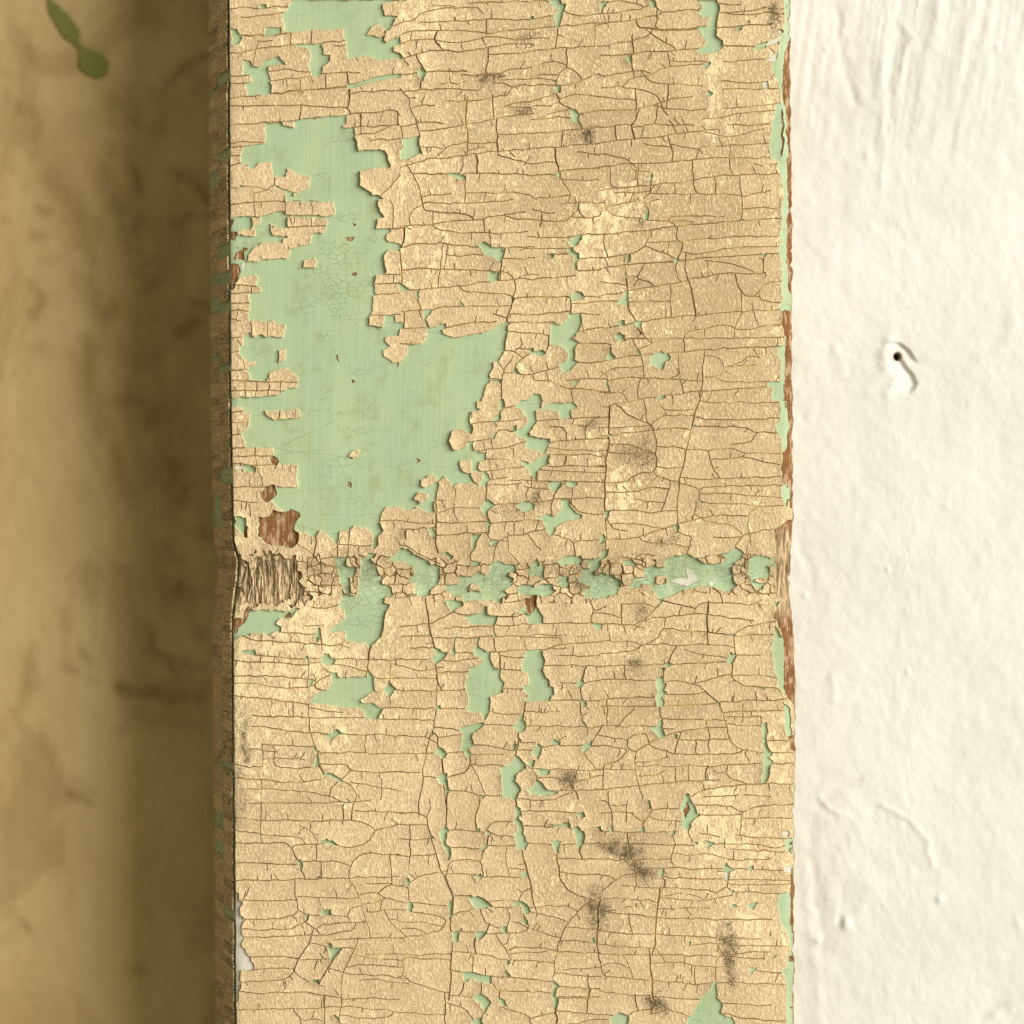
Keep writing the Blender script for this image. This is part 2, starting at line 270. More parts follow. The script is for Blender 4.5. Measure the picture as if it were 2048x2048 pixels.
(400,1200,.20704): """
g 28,42 28,32 38,24 44,14 47,10 60,9 75,10 82,11 92,8 97,7 91,12 89,17 82,18 77,18 74,24 79,26 79,30 74,31 66,35 60,31 50,32 49,34 42,34
w 40,18 44,8 52,6 48,10 42,22 36,26 36,32 20,32 20,20
w 81,17 85,11 88,12 88,16
g 140,-1 178,-1 180,4 185,5 180,14 178,18 178,25 176,31 175,36 165,43 164,46 158,41 142,40 141,30 124,31 130,24 141,18 138,10 133,7 136,3
g 112,33 116,26 116,36 113,41 110,38
g 39,49 52,49 55,54 42,52
g 57,51 62,54 58,53
g 117,56 120,51 125,53 127,57 131,58 130,63 122,63 118,60
g 97,55 105,55 105,58 101,57
g 106,75 113,77 109,82 105,82
g 126,71 133,70 134,74 162,75 163,68 167,73 169,83 169,87 161,91 155,97 158,100 167,99 172,103 176,105 173,114 158,114 157,107 152,103 140,103 118,101 107,99 113,90 122,87 128,80
g 177,87 183,80 190,86 183,94
g 118,129 128,128 131,124 136,128 138,130 131,132 127,136 122,132
g 108,141 111,144 116,147 112,148 109,145
g 110,155 112,150 114,160 108,161
g 120,172 123,167 130,168 137,171 137,175 131,173 125,170
g 145,175 147,174 146,177
k 42,35 50,39 75,40 110,42 125,44 135,44 139,41|k 107,6 118,9 130,7 133,5|k 79,31 95,32 110,33|k 100,24 115,25|K 116,27 117,40|k 55,54 75,55 100,57 118,56|k 131,57 150,57 193,58|K 165,43 163,55 162,68|k 40,60 70,60 103,63
k 105,58 105,75|k 40,74 70,73 105,76|k 113,80 118,75 125,73|k 35,80 60,82 80,85 95,85 106,83|K 113,80 111,83 114,87 122,87|k 38,93 60,95 90,98 104,101|k 107,98 104,102 104,112|k 50,111 75,113 104,113 130,114 158,114 193,115
k 90,98 90,113|k 170,75 193,75|k 183,65 182,80|k 183,95 183,103|k 176,104 193,104|k 48,121 75,124 90,127 118,128|k 138,129 165,130 193,131|k 106,113 106,130 110,140 112,145|k 60,139 85,140 108,142|k 45,144 75,146
k 117,148 140,147 165,148 193,148|K 113,149 114,160 119,167|k 60,153 80,152 103,154|k 60,145 60,160|k 72,152 72,161 90,163 108,161|k 120,159 130,158 142,158 145,164 150,166 193,166|k 145,164 142,168 138,172|k 40,160 60,161
k 40,172 60,174 80,176 100,176 118,173|k 147,176 165,179 193,184|k 45,182 70,183 105,186 125,189 133,193|k 125,188 126,182 130,178|k 140,176 152,185 155,193|k 175,185 175,193|k 60,174 60,182
""",
(800,1200,.20704): """
g 44,0 59,0 61,5 58,6 53,10 50,11 47,6
g 90,0 100,0 99,4 93,2
g 61,15 75,14 82,6 84,6 84,13 92,16 94,16 92,24 68,24 66,19
g 114,11 121,5 122,13 127,14 128,9 132,3 134,11 139,17 139,23 124,22 121,15
w 122,-2 133,-2 132,5 127,13 122,11
g 185,23 194,23 194,27 188,29
g 27,33 30,30 30,35
g 91,30 94,35 91,35
g 34,46 39,48 41,51 45,51 43,57 35,62 30,57 35,54
g 51,37 54,37 53,42 53,51 51,54 49,50 52,43
g 74,37 77,37 77,46 82,48 83,50 88,50 87,57 92,67 97,68 97,75 100,80 99,89 93,92 87,94 87,104 85,110 82,116 80,113 76,109 68,109 64,106 66,95 64,85 65,72 68,70 68,65 74,65 82,58 74,54 71,51 71,47 75,44
g 122,50 130,48 137,48 139,50 138,53 140,57 138,68 142,74 145,77 146,83 149,84 148,90 144,97 122,97 123,92 118,87 120,83 126,81 123,71 117,68 119,58
g 179,64 181,64 179,68
g 169,82 175,76 177,80 173,84
g 174,95 178,96 181,102 175,103
g 174,115 181,122 175,121
g 35,103 39,102 39,105 34,105
g 58,124 65,121 75,119 81,118 80,121 70,128 69,133 71,139 66,143 68,148 67,152 63,152 61,145 56,146 60,140 61,131
g 114,111 118,112 117,116 121,118 122,123 117,127 113,125 108,122 112,120
g 114,131 117,136 114,136
g 106,140 112,138 111,145 108,143
g 144,139 149,135 155,138 154,141
g 33,148 38,142 44,145 46,148 42,153 38,150
g 126,146 132,142 133,138 138,142 137,148 134,154 130,153
g 111,150 116,153 120,158 121,162 114,167 112,170 112,175 117,182 118,185 113,190 110,194 106,191 99,189 98,175 97,162 104,161 111,154
g 122,157 131,155 128,161 122,159
g 131,164 145,163 144,169 135,171
g 121,183 127,180 132,173 138,177 142,183 153,184 151,187 138,189 128,188
g 36,172 42,167 46,168 46,180 48,184 45,190 44,180 38,178
g 176,141 184,135 186,138 182,144 176,148
g 77,190 82,189 80,192
g 30,128 33,130 31,130
K 25,0 26,10 29,19 29,28 32,40 34,46|k 0,25 20,24 30,23 42,17 52,11|k 52,12 56,14 75,14|k 93,16 118,15|k 43,27 75,26 110,24 150,22 185,22|k 108,16 110,24|K 90,26 91,34|k 33,37 60,37 90,35 120,35 155,37|K 90,36 91,48|k 54,51 72,51
k 88,50 105,49 130,49 140,49 150,44 160,42 193,40|k 187,10 184,17 186,23|k 183,2 187,10 193,8|k 0,35 30,35|k 10,46 32,46|k 0,57 35,57|K 35,62 35,75 37,83 40,87|k 35,70 68,69|k 97,67 120,68|K 96,54 97,67|k 96,54 110,55 120,57
k 140,64 165,63 193,64|k 153,53 175,54 193,53|k 0,75 35,75|k 0,87 35,88 65,86|k 100,85 120,86|K 178,68 176,77|k 177,80 193,78|k 155,80 170,80|K 174,85 176,96|k 122,97 150,97 193,97|k 35,88 35,103 34,110 31,128
k 0,104 35,105 64,106|k 86,108 95,110 116,110|K 122,97 119,110 116,120 114,130 113,140 111,155 111,165|k 120,107 140,109 155,107|K 175,104 175,115|k 0,115 32,116|k 32,124 50,124 58,126|k 82,120 95,120 110,121|k 122,122 150,122 193,123
K 31,128 36,131 38,142|k 38,133 58,130|k 71,139 90,142 112,145|k 117,137 130,138|k 138,142 155,140 176,140 193,141|k 193,125 190,131 186,135|k 0,131 20,132 29,134|k 30,130 25,148 22,165 20,185 19,193|k 0,148 25,148|k 46,147 62,147
k 68,149 85,150 100,149|k 112,145 128,145|K 67,152 67,160 63,167 50,171|K 41,154 42,168|k 67,160 73,167 78,179 82,188|k 68,159 90,160 105,161|k 122,160 128,164 132,172|k 131,163 160,164 193,165|k 177,148 184,156 188,163|k 0,166 22,166
k 21,170 36,172|k 46,184 70,185 77,190|k 82,189 106,190|k 140,172 152,172 160,179 160,185|k 154,184 175,184 193,183|K 169,184 172,193|k 42,180 44,193|k 160,180 175,173 193,170
""",
(1200,1200,.20704): """
w 172,5 182,-2 194,-2 194,95 187,100 182,95 178,90 178,70 177,40 172,22 168,18
g 169,25 172,30 176,38 177,50 178,65 178,80 178,92 172,82 172,75 168,68 168,50 168,35
g 178,98 182,105 183,115 186,125 185,130 181,131 178,115
w 182,131 194,130 194,150 184,145
g 167,2 172,2 170,7
g 55,-1 61,-1 58,4
g 0,24 3,24 0,30
g 62,64 66,59 69,62 65,65
g 55,76 60,73 61,80 64,79 62,88 65,91 60,94 62,102 54,103 53,95 57,88 54,82
g 57,116 60,116 61,125 62,132 57,134 53,128 49,123 56,123
g 72,130 75,129 75,135 72,134
g 123,34 130,32 128,35
g 126,50 132,53 127,61 123,60
g 113,98 116,99 116,103
g 157,120 161,118 162,125 161,133 163,142 167,148 163,152 167,155 164,160 164,170 161,177 157,177 157,160 158,145
g 81,188 87,186 89,194 81,194
g 157,85 160,84 158,88
w 59,66 62,66 61,69
k 61,1 75,4 90,8|k 58,3 50,12 45,17|k 21,4 45,4 50,6|K 21,5 21,17|k 0,12 15,15 20,17|k 91,10 96,3 110,3 140,4 150,4 157,0|k 35,23 40,20 60,16 85,15 93,12 98,14 125,17 150,20|k 0,23 30,24 42,27|K 104,2 103,13 104,28 104,44
k 38,46 33,48 15,51 0,52|k 62,27 55,37 45,42 33,48|k 62,27 70,29 95,30 123,34|k 0,40 30,40 38,43|k 130,35 130,31 137,27 150,24 165,22|k 130,35 150,34 163,34|K 129,35 128,45 132,53 127,62 127,72|k 50,42 65,43 74,44 80,43 104,43 120,44 127,46
k 74,44 68,55 66,60|k 132,53 155,54|k 0,64 30,63 65,62 95,61 123,60|K 63,66 61,73|k 22,64 23,76 30,78 55,78|k 0,77 22,76|k 62,78 80,79 90,81 98,85 104,90 113,99 120,110 123,125 125,133 132,142 137,145 155,147|k 95,80 105,76 126,71
k 127,72 132,79 140,83 170,85|k 128,72 155,72 165,74|k 0,96 30,94 54,93|k 65,92 85,91 102,89|k 0,103 35,103 90,102 113,99 140,97 178,96|k 57,103 57,112 60,116|k 61,115 90,116 121,116|k 122,108 150,107 178,107|k 122,113 155,113
k 33,104 27,112 20,117 18,122|K 7,104 7,122|k 0,122 30,122 50,122|k 35,148 36,145 45,139 60,132 75,127 95,124 122,123|k 125,121 157,121|k 60,124 70,124|k 0,131 15,133 27,136|k 27,135 32,131 45,128 46,138|k 27,135 27,144 35,147
k 0,140 20,143 27,144 20,153 12,157 4,159|k 4,159 2,180|k 46,139 55,144 65,146 72,149 95,149 120,149 132,148 137,145|k 76,135 95,135 122,134|k 35,148 34,160 36,175 39,187 42,193|k 0,164 34,164|k 35,161 60,160 72,161 90,160 120,160 145,159 156,158
k 76,135 72,148|k 105,124 105,148|k 92,135 92,148 97,149|k 36,170 50,170 62,165|k 72,162 73,175|k 85,175 86,162|K 104,160 101,170 102,174|k 110,161 112,167 122,167 122,160|k 122,167 128,172 140,177|k 0,183 30,179 62,178 70,175 95,175 115,173
k 90,189 100,184 115,180 140,178 190,177|k 100,191 135,187 165,190|k 7,184 7,193|k 165,158 187,158|k 165,147 187,148|k 165,136 180,136
""",
(400,1600,.20704): """
g 137,5 141,2 138,8
g 115,41 120,39 122,38 130,40 133,43 128,43 121,41
g 93,59 97,57 99,60 98,65 95,65
g 111,75 115,73 116,75
g 117,107 127,106 127,111 117,111
g 101,113 105,111 104,117 102,117
g 122,139 126,137 127,142 137,142 132,150 127,156 124,148
g 106,174 116,173 114,177
p 28,89 37,91 39,97 42,98 38,105 38,110 42,116 40,122 39,127 43,133 40,140 44,144 46,150 50,153 52,160 52,163 40,164 39,176 40,180 38,186 38,190 36,194 28,194
g 50,155 53,157 53,163 52,160
k 48,3 75,3 110,3 140,2 165,0|k 59,3 59,20 59,40|K 138,7 138,19|k 148,2 146,19|k 149,10 170,11 193,12|k 36,18 62,19 105,21 145,19 155,21 164,24 169,29|k 169,29 180,26 193,24|k 169,29 165,37 158,43 148,46 138,45|k 138,45 133,43
k 36,30 60,33 98,36 100,41|k 97,25 105,29 110,32 114,39|k 107,22 106,28|k 88,46 92,43 115,42|k 42,41 60,41 83,41 88,46 92,55 95,62 97,68 101,74 101,77|k 100,59 125,59 140,60 145,63|k 145,63 148,58 155,53 160,51 193,53
k 145,63 142,75 148,83 153,92 157,101 160,115 163,125 165,133|k 36,60 60,61 91,62|k 36,77 70,78 105,76 142,75 193,74|K 116,66 116,74|k 183,53 185,74|k 112,45 112,58|k 92,78 92,95 94,104 97,107 101,112|k 94,93 120,94 150,96 154,94
k 131,88 132,94|k 42,97 70,97 92,97|k 42,116 80,115 90,112 94,107|k 105,111 117,111 142,112|k 42,125 85,126 95,122 102,117|k 103,119 112,124 115,129|k 113,124 118,120 142,118|k 157,102 148,103 143,108 143,115 148,119 160,117
k 151,119 150,124 140,127 122,130|k 43,133 75,132 122,130|k 155,92 165,89 173,90 178,95 193,98|k 158,101 170,98 177,95|k 174,89 182,82 193,83|k 160,80 182,81|k 160,108 175,107 193,106|k 175,98 175,107|k 180,110 185,120 193,127
k 127,135 160,133 193,133|k 107,132 105,138 100,146 95,155 92,165|k 106,138 120,141|k 47,151 75,151 95,153|k 137,142 128,156 120,168 114,178|k 138,142 148,143|k 152,134 147,148 141,160 138,168 137,180 136,193|k 147,148 155,151 193,155
k 125,162 138,167 165,169 193,171|k 148,160 155,158 193,161|k 40,164 85,163|k 92,165 98,170 106,175|k 92,165 85,172 70,175 43,176|k 45,186 80,186 100,185 118,188 136,190|k 114,178 119,180|k 121,189 121,193|k 137,192 160,191 193,193
""",
(800,1600,.20704): """
g 38,37 37,30 41,27 46,25 48,29 45,32 44,42 49,46 49,58 46,59 46,50 42,47 40,41
g 30,34 34,37 31,37
g 73,27 77,28 76,30
g 82,30 85,29 88,32 84,34
g 80,46 84,40 85,44 80,50 78,48
g 113,5 117,7 118,12 114,17 112,16
g 109,19 114,16 119,21 120,28 118,33 121,38 124,42 121,47 116,48 112,47 111,38 110,31 114,28 112,23
g 170,12 178,12 179,15 174,18
g 147,41 156,40 154,45 153,50 150,51 149,45
g 144,22 150,23 156,24 159,21 164,23 165,26 156,26 145,24
g 168,28 172,24 175,29 179,30 178,40 175,47 172,46 169,36
g 187,26 190,24 194,25 194,29
g 73,74 78,70 80,73 77,76
g 116,73 122,69 123,74
g 5,76 8,76 11,79 8,83 5,81
g 8,97 12,99 13,102 11,107 7,106
g 67,93 76,93 83,96 89,100 91,103 82,104 72,105 70,100
g 46,101 49,97 52,97 52,110 49,115 45,113 48,111
g 108,101 115,97 121,98 125,103 127,107 121,111 119,108 118,102
g 119,113 123,117 125,122 118,120
g 98,124 104,122 104,128 100,127
g 51,128 57,127 58,130 56,137 52,138
g 56,127 61,123 60,126
g 73,128 83,127 81,131 76,135 74,133
g 102,154 106,153 107,157 103,161
g 102,164 107,169 106,171 102,170
g 61,166 70,166 80,169 89,169 89,178 85,176 77,176 70,173 61,175
g 71,190 78,186 84,191 83,193 72,193
g 93,193 97,191 101,193
g 149,174 153,179 151,188 153,191 153,193 149,193 148,182
g 186,115 191,116 188,119
g 186,133 189,133 189,138 186,137
g 181,178 184,182 181,181
k 0,13 15,12 22,14 26,17 27,24 30,34 33,46 36,57 40,67 44,74 48,83 51,90 52,97|K 45,0 45,25|K 76,0 76,7 73,12 73,27|k 19,0 18,10|k 28,0 29,10 26,15|K 111,0 113,7 113,18|k 84,27 88,22 95,20 110,21|k 84,29 90,33 100,35 109,35|k 48,29 75,30
k 85,44 105,44 112,44|k 48,46 78,47|K 85,34 84,43|K 82,49 78,57 77,60 80,64 80,73|k 77,59 65,58 54,57 48,59 46,70 44,74|k 46,71 75,73|k 80,73 110,75 123,74|k 0,24 26,24|k 0,37 15,38 29,37|k 0,54 20,54 33,52|k 10,25 9,54
k 118,10 150,11 170,12|k 121,25 145,25|k 166,27 178,30|K 117,49 122,65 125,80 128,93 130,102|k 125,41 135,42 147,44|k 156,43 170,42|k 179,42 193,41|K 174,48 176,57|k 153,57 193,57|K 151,52 153,65 155,78 163,89 172,92 180,95
k 154,70 180,72 193,72|k 102,45 102,60 105,66 105,74|k 11,79 20,73 40,69|k 8,83 8,97|k 0,83 5,82|k 0,98 8,99|k 13,99 30,101 45,102|k 52,93 60,92 70,92|k 53,110 60,107 72,105|k 91,104 108,104|k 115,96 117,88 127,85|k 113,85 117,88
k 128,103 150,102 165,103 171,107|k 193,93 180,100 172,107 162,119 155,133 151,150 149,165 148,175|k 127,108 140,111 155,114 162,118|k 125,124 140,129 155,133|K 48,115 50,127|k 12,107 30,110 42,114 44,118 41,124 30,129 15,132 0,133
k 0,126 5,123 20,125 26,130|k 52,128 73,128 98,128 115,128 123,126 124,122|k 77,106 80,115 85,120 96,123|k 86,119 83,127|k 102,104 106,111 104,122|k 119,103 119,118|k 106,117 112,117 118,121|K 50,138 50,155 49,170 48,185 47,193
k 105,129 104,137 100,139|k 93,129 97,138 104,146 107,152|k 105,146 110,142 120,142 152,145|K 73,133 72,138 74,148|k 50,147 75,148 92,151 97,153 150,157|k 155,135 190,138|k 152,147 193,148|k 71,150 70,166|k 83,162 83,169
k 50,164 61,166 90,170 125,173 149,175|k 149,166 193,171|K 90,178 92,183 96,184 96,191|k 96,184 115,184 148,187|K 61,175 60,183 56,189|k 79,176 79,186|k 47,188 70,191|k 0,155 3,156 5,152 15,152 50,155|k 3,156 4,165 3,169 0,170
k 3,169 10,175 25,181 47,186|K 181,168 181,178|k 153,180 185,182 193,182|K 192,100 190,130 192,155 193,157|k 153,191 193,190|k 162,123 193,125
""",
(1200,1600,.20704): """
g 81,-1 89,-1 93,7 95,14 97,15 93,17 88,22 86,27 83,28 78,27 80,20 79,12 77,8
w 80,10 86,1 86,8 83,17 81,14
g 47,0 49,0 50,7 47,8
g 0,26 3,29 0,29
g 10,28 13,27 13,30 9,30
g 36,30 42,26 43,30
g 68,31 74,29 72,33
g 89,40 95,40 92,44
g 101,39 106,41 111,42 105,46 103,47
g 119,44 122,47 119,47
g 58,68 62,66 61,74 57,74
g 119,62 122,60 125,64 129,67 124,70 119,69
p 119,70 125,70 125,75 121,78
g 143,65 148,63 149,66 146,68
g 127,87 131,88 129,91
g 146,88 148,90 145,91
g 124,101 130,100 133,102 128,105
g 142,101 148,99 153,100 147,106
g 178,40 182,37 186,39 185,52 180,51
g 175,90 184,88 194,100 194,260 181,260 181,180 177,170 176,166 182,160 181,150 183,145 181,128 174,117 174,105 172,100 164,100 173,98 174,95
g 166,152 170,150 168,154
g 145,162 151,161 146,168
g 84,138 88,136 87,141
g 108,178 112,176 113,188 112,194 97,194 100,188 106,183
g 164,124 165,130 163,133
w 184,72 194,72 194,130 185,128 184,100
w 183,152 194,152 194,158 183,157
p 176,30 182,30 182,36 176,35
p 175,66 186,63 186,70 178,69
k 0,1 5,2 10,7 12,12 12,25 13,30|k 0,12 12,12 20,11 33,12|k 50,8 48,12 45,17 42,21 41,26|k 34,15 41,20|k 46,16 52,19 75,20|k 26,0 25,10 25,22|k 52,8 60,8 77,9|k 0,30 40,31 68,31|k 97,5 115,5 127,7 138,11|k 97,14 130,14|k 138,11 145,7 160,5 187,4
k 138,11 136,20 135,29|k 142,17 187,17|k 85,28 85,32 89,38|k 71,34 71,42 73,44|k 0,42 20,41 50,42 70,44 90,44|K 26,31 27,41 27,48 30,55 33,60 33,72 36,83|k 72,44 68,52 69,60 71,65|k 0,57 35,58 67,56|k 45,65 71,66 100,66 119,66
k 32,70 20,74 10,81 0,88|k 33,71 42,70 43,75 47,83|k 0,73 10,74 15,77|K 61,75 63,79 62,85|k 64,75 90,76 118,76|k 20,83 40,84 75,85 100,87 108,88|K 58,86 56,100 55,115 53,130 52,144|k 0,95 30,95 56,98|k 57,104 85,105 105,105
k 0,107 30,110 55,113 80,114 110,115 165,116|k 0,126 30,129 60,130 90,131 120,133 155,134|k 28,115 32,128|k 0,139 30,142 52,143 57,147 58,150|k 0,149 30,149 58,150 100,150 160,154|k 22,149 28,160 31,172|K 48,150 48,160 50,174 50,188 52,193
k 48,159 60,157 80,157 88,159 92,160 125,162|k 91,161 92,178|k 0,160 2,168 5,170 20,172 50,174 90,178 108,177 130,176 180,179|k 0,184 30,188 70,191 95,193|k 111,165 111,176|k 152,165 176,167|k 132,89 145,89 175,91|k 130,33 145,36 187,38
k 95,32 115,35|k 120,35 119,44|k 125,48 187,50|k 124,58 165,57|k 129,66 175,68|k 125,76 180,78|k 124,78 122,84 128,88|k 121,84 112,89|k 120,40 112,43
""",
(400,1900,.31056): """
g 88,42 90,43 90,47 87,43
g 177,30 182,28 187,33 185,38 184,40 182,36 177,32
g 175,45 181,43 182,48 175,48
k 24,38 60,38 80,37 90,36 120,39 158,42|k 60,38 65,44 65,50|k 65,45 79,45|k 80,30 80,50|k 91,31 90,40|k 91,42 105,44 123,43 125,39|k 158,30 158,55|k 160,34 168,36 175,43|k 183,40 181,44
""",
(1000,1900,.31056): """
g 138,21 139,30 143,35 142,40 146,43 149,43 151,48 153,56 114,56 120,47 125,40 130,30 135,26
g 71,43 77,40 81,40 83,44 81,50 71,50
g 0,31 3,32 5,36 0,35
g 34,20 37,23 36,29 38,31 37,37 34,37 34,30
w 187,37 200,37 200,44
k 0,36 10,39 17,42 20,44 20,60|k 20,44 30,41|K 36,36 36,60|k 36,39 60,41 72,42|K 58,24 57,32 56,40|k 38,30 57,30|K 97,30 100,33 98,37 97,41|k 99,32 107,38 122,43|k 83,42 88,38 97,38|k 87,28 88,37|k 107,38 97,41|k 141,34 175,36|k 143,40 155,44 186,46
""",
}
# ------------------------------------------------------------------ helpers
_T = RNG.random((256, 256))
def vnoise(x, y, seed=0):
    x = np.asarray(x, float) + seed*17.31; y = np.asarray(y, float) + seed*9.73
    xi = np.floor(x).astype(int); yi = np.floor(y).astype(int)
    fx = x - xi; fy = y - yi; fx = fx*fx*(3-2*fx); fy = fy*fy*(3-2*fy)
    a = _T[yi & 255, xi & 255]; b = _T[yi & 255, (xi+1) & 255]
    c = _T[(yi+1) & 255, xi & 255]; d = _T[(yi+1) & 255, (xi+1) & 255]
    return (a+(b-a)*fx)*(1-fy) + (c+(d-c)*fx)*fy - 0.5
def fbm(x, y, seed=0, o=4):
    s = 0; a = 1.0
    for k in range(o):
        s = s + a*vnoise(x*2**k, y*2**k, seed+k*3); a *= 0.5
    return s
def sstep(a, b, x):
    t = np.clip((x-a)/(b-a), 0, 1); return t*t*(3-2*t)
def tag(o, label=None, cat=None, group=None, kind=None):
    if label: o["label"] = label
    if cat: o["category"] = cat
    if group: o["group"] = group
    if kind: o["kind"] = kind
    return o
def mesh_obj(name, verts, faces, mats, parent=None, smooth=None, attrs=None, fmat=None):
    me = bpy.data.meshes.new(name)
    me.from_pydata(verts.tolist() if hasattr(verts, 'tolist') else verts, [], faces.tolist() if hasattr(faces, 'tolist') else faces)
    for m in (mats if isinstance(mats, (list, tuple)) else [mats]): me.materials.append(m)
    if smooth is not None:
        n = len(me.polygons)
        me.polygons.foreach_set('use_smooth', [bool(smooth)]*n if isinstance(smooth, bool) else list(map(bool, smooth)))
    if fmat is not None: me.polygons.foreach_set('material_index', list(map(int, fmat)))
    for k, v in (attrs or {}).items():
        a = me.attributes.new(k, 'FLOAT', 'POINT'); a.data.foreach_set('value', np.asarray(v, np.float32))
    me.update()
    o = bpy.data.objects.new(name, me); sc.collection.objects.link(o)
    if parent is not None:
        o.parent = parent; o.matrix_parent_inverse = Matrix.Translation(-parent.location)
    return o
def P3(px, py, h):
    px = np.asarray(px, float); py = np.asarray(py, float); h = np.asarray(h, float) + 0*px
    return np.stack([(px-1024)*S, -h*S, (1024-py)*S], -1)

# ---- node helpers
class NT:
    def __init__(s, name, rough=0.8, spec=0.3):
        s.m = bpy.data.materials.new(name); s.m.use_nodes = True; s.t = s.m.node_tree
        s.b = s.t.nodes["Principled BSDF"]; s.b.inputs["Roughness"].default_value = rough
        s.b.inputs["Specular IOR Level"].default_value = spec
        g = s.n("ShaderNodeNewGeometry"); sp = s.n("ShaderNodeSeparateXYZ"); cb = s.n("ShaderNodeCombineXYZ")
        s.l(g.outputs["Position"], sp.inputs[0]); s.l(sp.outputs[0], cb.inputs[0]); s.l(sp.outputs[2], cb.inputs[1]); s.pos = cb.outputs[0]
    def n(s, k, **kw):
        x = s.t.nodes.new(k)
        for a, v in kw.items(): setattr(x, a, v)
        return x
    def l(s, a, b): s.t.links.new(a, b)
    def put(s, sock, v):
        if hasattr(v, 'is_output'): s.l(v, sock)
        elif isinstance(v, (tuple, list)) and len(v) == 3 and sock.type == 'RGBA': sock.default_value = (*v, 1)
        else: sock.default_value = v
    def vec(s, sx, sy, sz, src=None):
        x = s.n("ShaderNodeVectorMath", operation='MULTIPLY'); s.l(src or s.pos, x.inputs[0]); x.inputs[1].default_value = (sx, sz, 1); return x.outputs[0]
    def noise(s, v, detail=3, rough=.55, dist=0.0, scale=1.0):
        x = s.n("ShaderNodeTexNoise", noise_dimensions='2D'); s.l(v, x.inputs["Vector"]); x.inputs["Scale"].default_value = scale
        x.inputs["Detail"].default_value = detail; x.inputs["Roughness"].default_value = rough; x.inputs["Distortion"].default_value = dist
        return x.outputs["Fac"]
    def voro(s, v, feature='DISTANCE_TO_EDGE', rand=1.0):
        x = s.n("ShaderNodeTexVoronoi", feature=feature, voronoi_dimensions='2D'); s.l(v, x.inputs["Vector"]); x.inputs["Scale"].default_value = 1.0; x.inputs["Randomness"].default_value = rand
        return x.outputs["Distance"]
    def mr(s, v, a, b, c=0.0, d=1.0):
        x = s.n("ShaderNodeMapRange", interpolation_type='SMOOTHSTEP'); s.put(x.inputs[0], v)
        for i, k in enumerate((a, b, c, d)): x.inputs[i+1].default_value = k
        return x.outputs[0]
    def ma(s, op, a, b=0.0, clamp=False):
        x = s.n("ShaderNodeMath", operation=op, use_clamp=clamp); s.put(x.inputs[0], a); s.put(x.inputs[1], b); return x.outputs[0]
    def mix(s, f, a, b, mode='MIX'):
        x = s.n("ShaderNodeMix", data_type='RGBA', blend_type=mode); s.put(x.inputs[0], f); s.put(x.inputs[6], a); s.put(x.inputs[7], b); return x.outputs[2]
    def attr(s, nm):
        x = s.n("ShaderNodeAttribute", attribute_name=nm); return x.outputs["Fac"]
    def bump(s, h, dist, strength=1.0, normal=None):
        x = s.n("ShaderNodeBump"); s.l(h, x.inputs["Height"]); x.inputs["Distance"].default_value = dist; x.inputs["Strength"].default_value = strength
        if normal: s.l(normal, x.inputs["Normal"])
        return x.outputs[0]
    def out(s, col, nrm=None, rough=None):
        s.put(s.b.inputs["Base Color"], col)
        if nrm: s.l(nrm, s.b.inputs["Normal"])
        if rough is not None: s.put(s.b.inputs["Roughness"], rough)
        return s.m

# ------------------------------------------------------------------ materials
def mat_cream():
    n = NT("cream_paint", .9, .08)
    tan, tan2, yel = (.685, .545, .325), (.485, .380, .215), (.82, .70, .41)
    fle = n.noise(n.vec(2200, 0, 1250), 3, .62, .3)
    fine = n.noise(n.vec(5200, 0, 4000), 1, .6)
    ya = n.attr("yel"); da = n.attr("dirt_shade"); rn = n.attr("rnd"); ed = n.attr("edge")
    fm = n.mr(n.ma('ADD', fle, n.ma('MULTIPLY', ya, .20)), .56, .64)
    chipn = n.noise(n.vec(560, 0, 400), 4, .72)
    m2 = n.mr(n.ma('ADD', chipn, n.ma('MULTIPLY', ya, .38)), .66, .68)
    fm = n.ma('MAXIMUM', n.ma('MULTIPLY', fm, .62), m2)
    base = n.mix(rn, tan2, tan)
    base = n.mix(n.mr(fine, .44, .68, 0, .62), base, (.40, .268, .145))
    base = n.mix(n.mr(fle, .46, .30, 0, .45), base, (.36, .235, .125))
    col = n.mix(n.ma('MULTIPLY', fm, .80), base, yel)
    # mildew: grains gathered where the surface is stained; also darkens the shaded moulding flakes
    gr = n.noise(n.vec(2900, 0, 2300), 3, .85)
    dm = n.mr(n.ma('ADD', gr, n.ma('MULTIPLY', n.ma('SUBTRACT', da, .5), .55)), .44, .66)
    dm = n.ma('MULTIPLY', n.ma('MULTIPLY', dm, n.mr(da, .03, .45)), n.mr(n.noise(n.vec(430, 0, 330), 3, .7), .36, .60, .45, 1))
    col = n.mix(n.ma('MULTIPLY', dm, .88), col, (.07, .054, .032))
    col = n.mix(n.ma('MULTIPLY', n.mr(gr, .68, .76), .5), col, (.17, .105, .05))
    col = n.mix(n.ma('MULTIPLY', ed, .75), col, (.80, .66, .40))  # paler rims put the lit edge line into the colour
    # hairline crazing
    cl = n.ma('MULTIPLY', n.mr(n.voro(n.vec(620, 0, 430)), .0, .032, 1, 0), n.mr(n.noise(n.vec(130, 0, 130), 1), .50, .62))
    col = n.mix(n.ma('MULTIPLY', cl, .42), col, (.22, .13, .05))
    hgt = n.ma('ADD', fle, n.ma('MULTIPLY', fine, .55))
    return n.out(col, n.bump(hgt, .00023, .85), .9)
def mat_grime():
    n = NT("crack_grime", .9, .1)
    col = n.mix(n.mr(n.noise(n.vec(300, 0, 300), 2), .50, .66), (.25, .155, .064), (.44, .30, .10))
    return n.out(col)
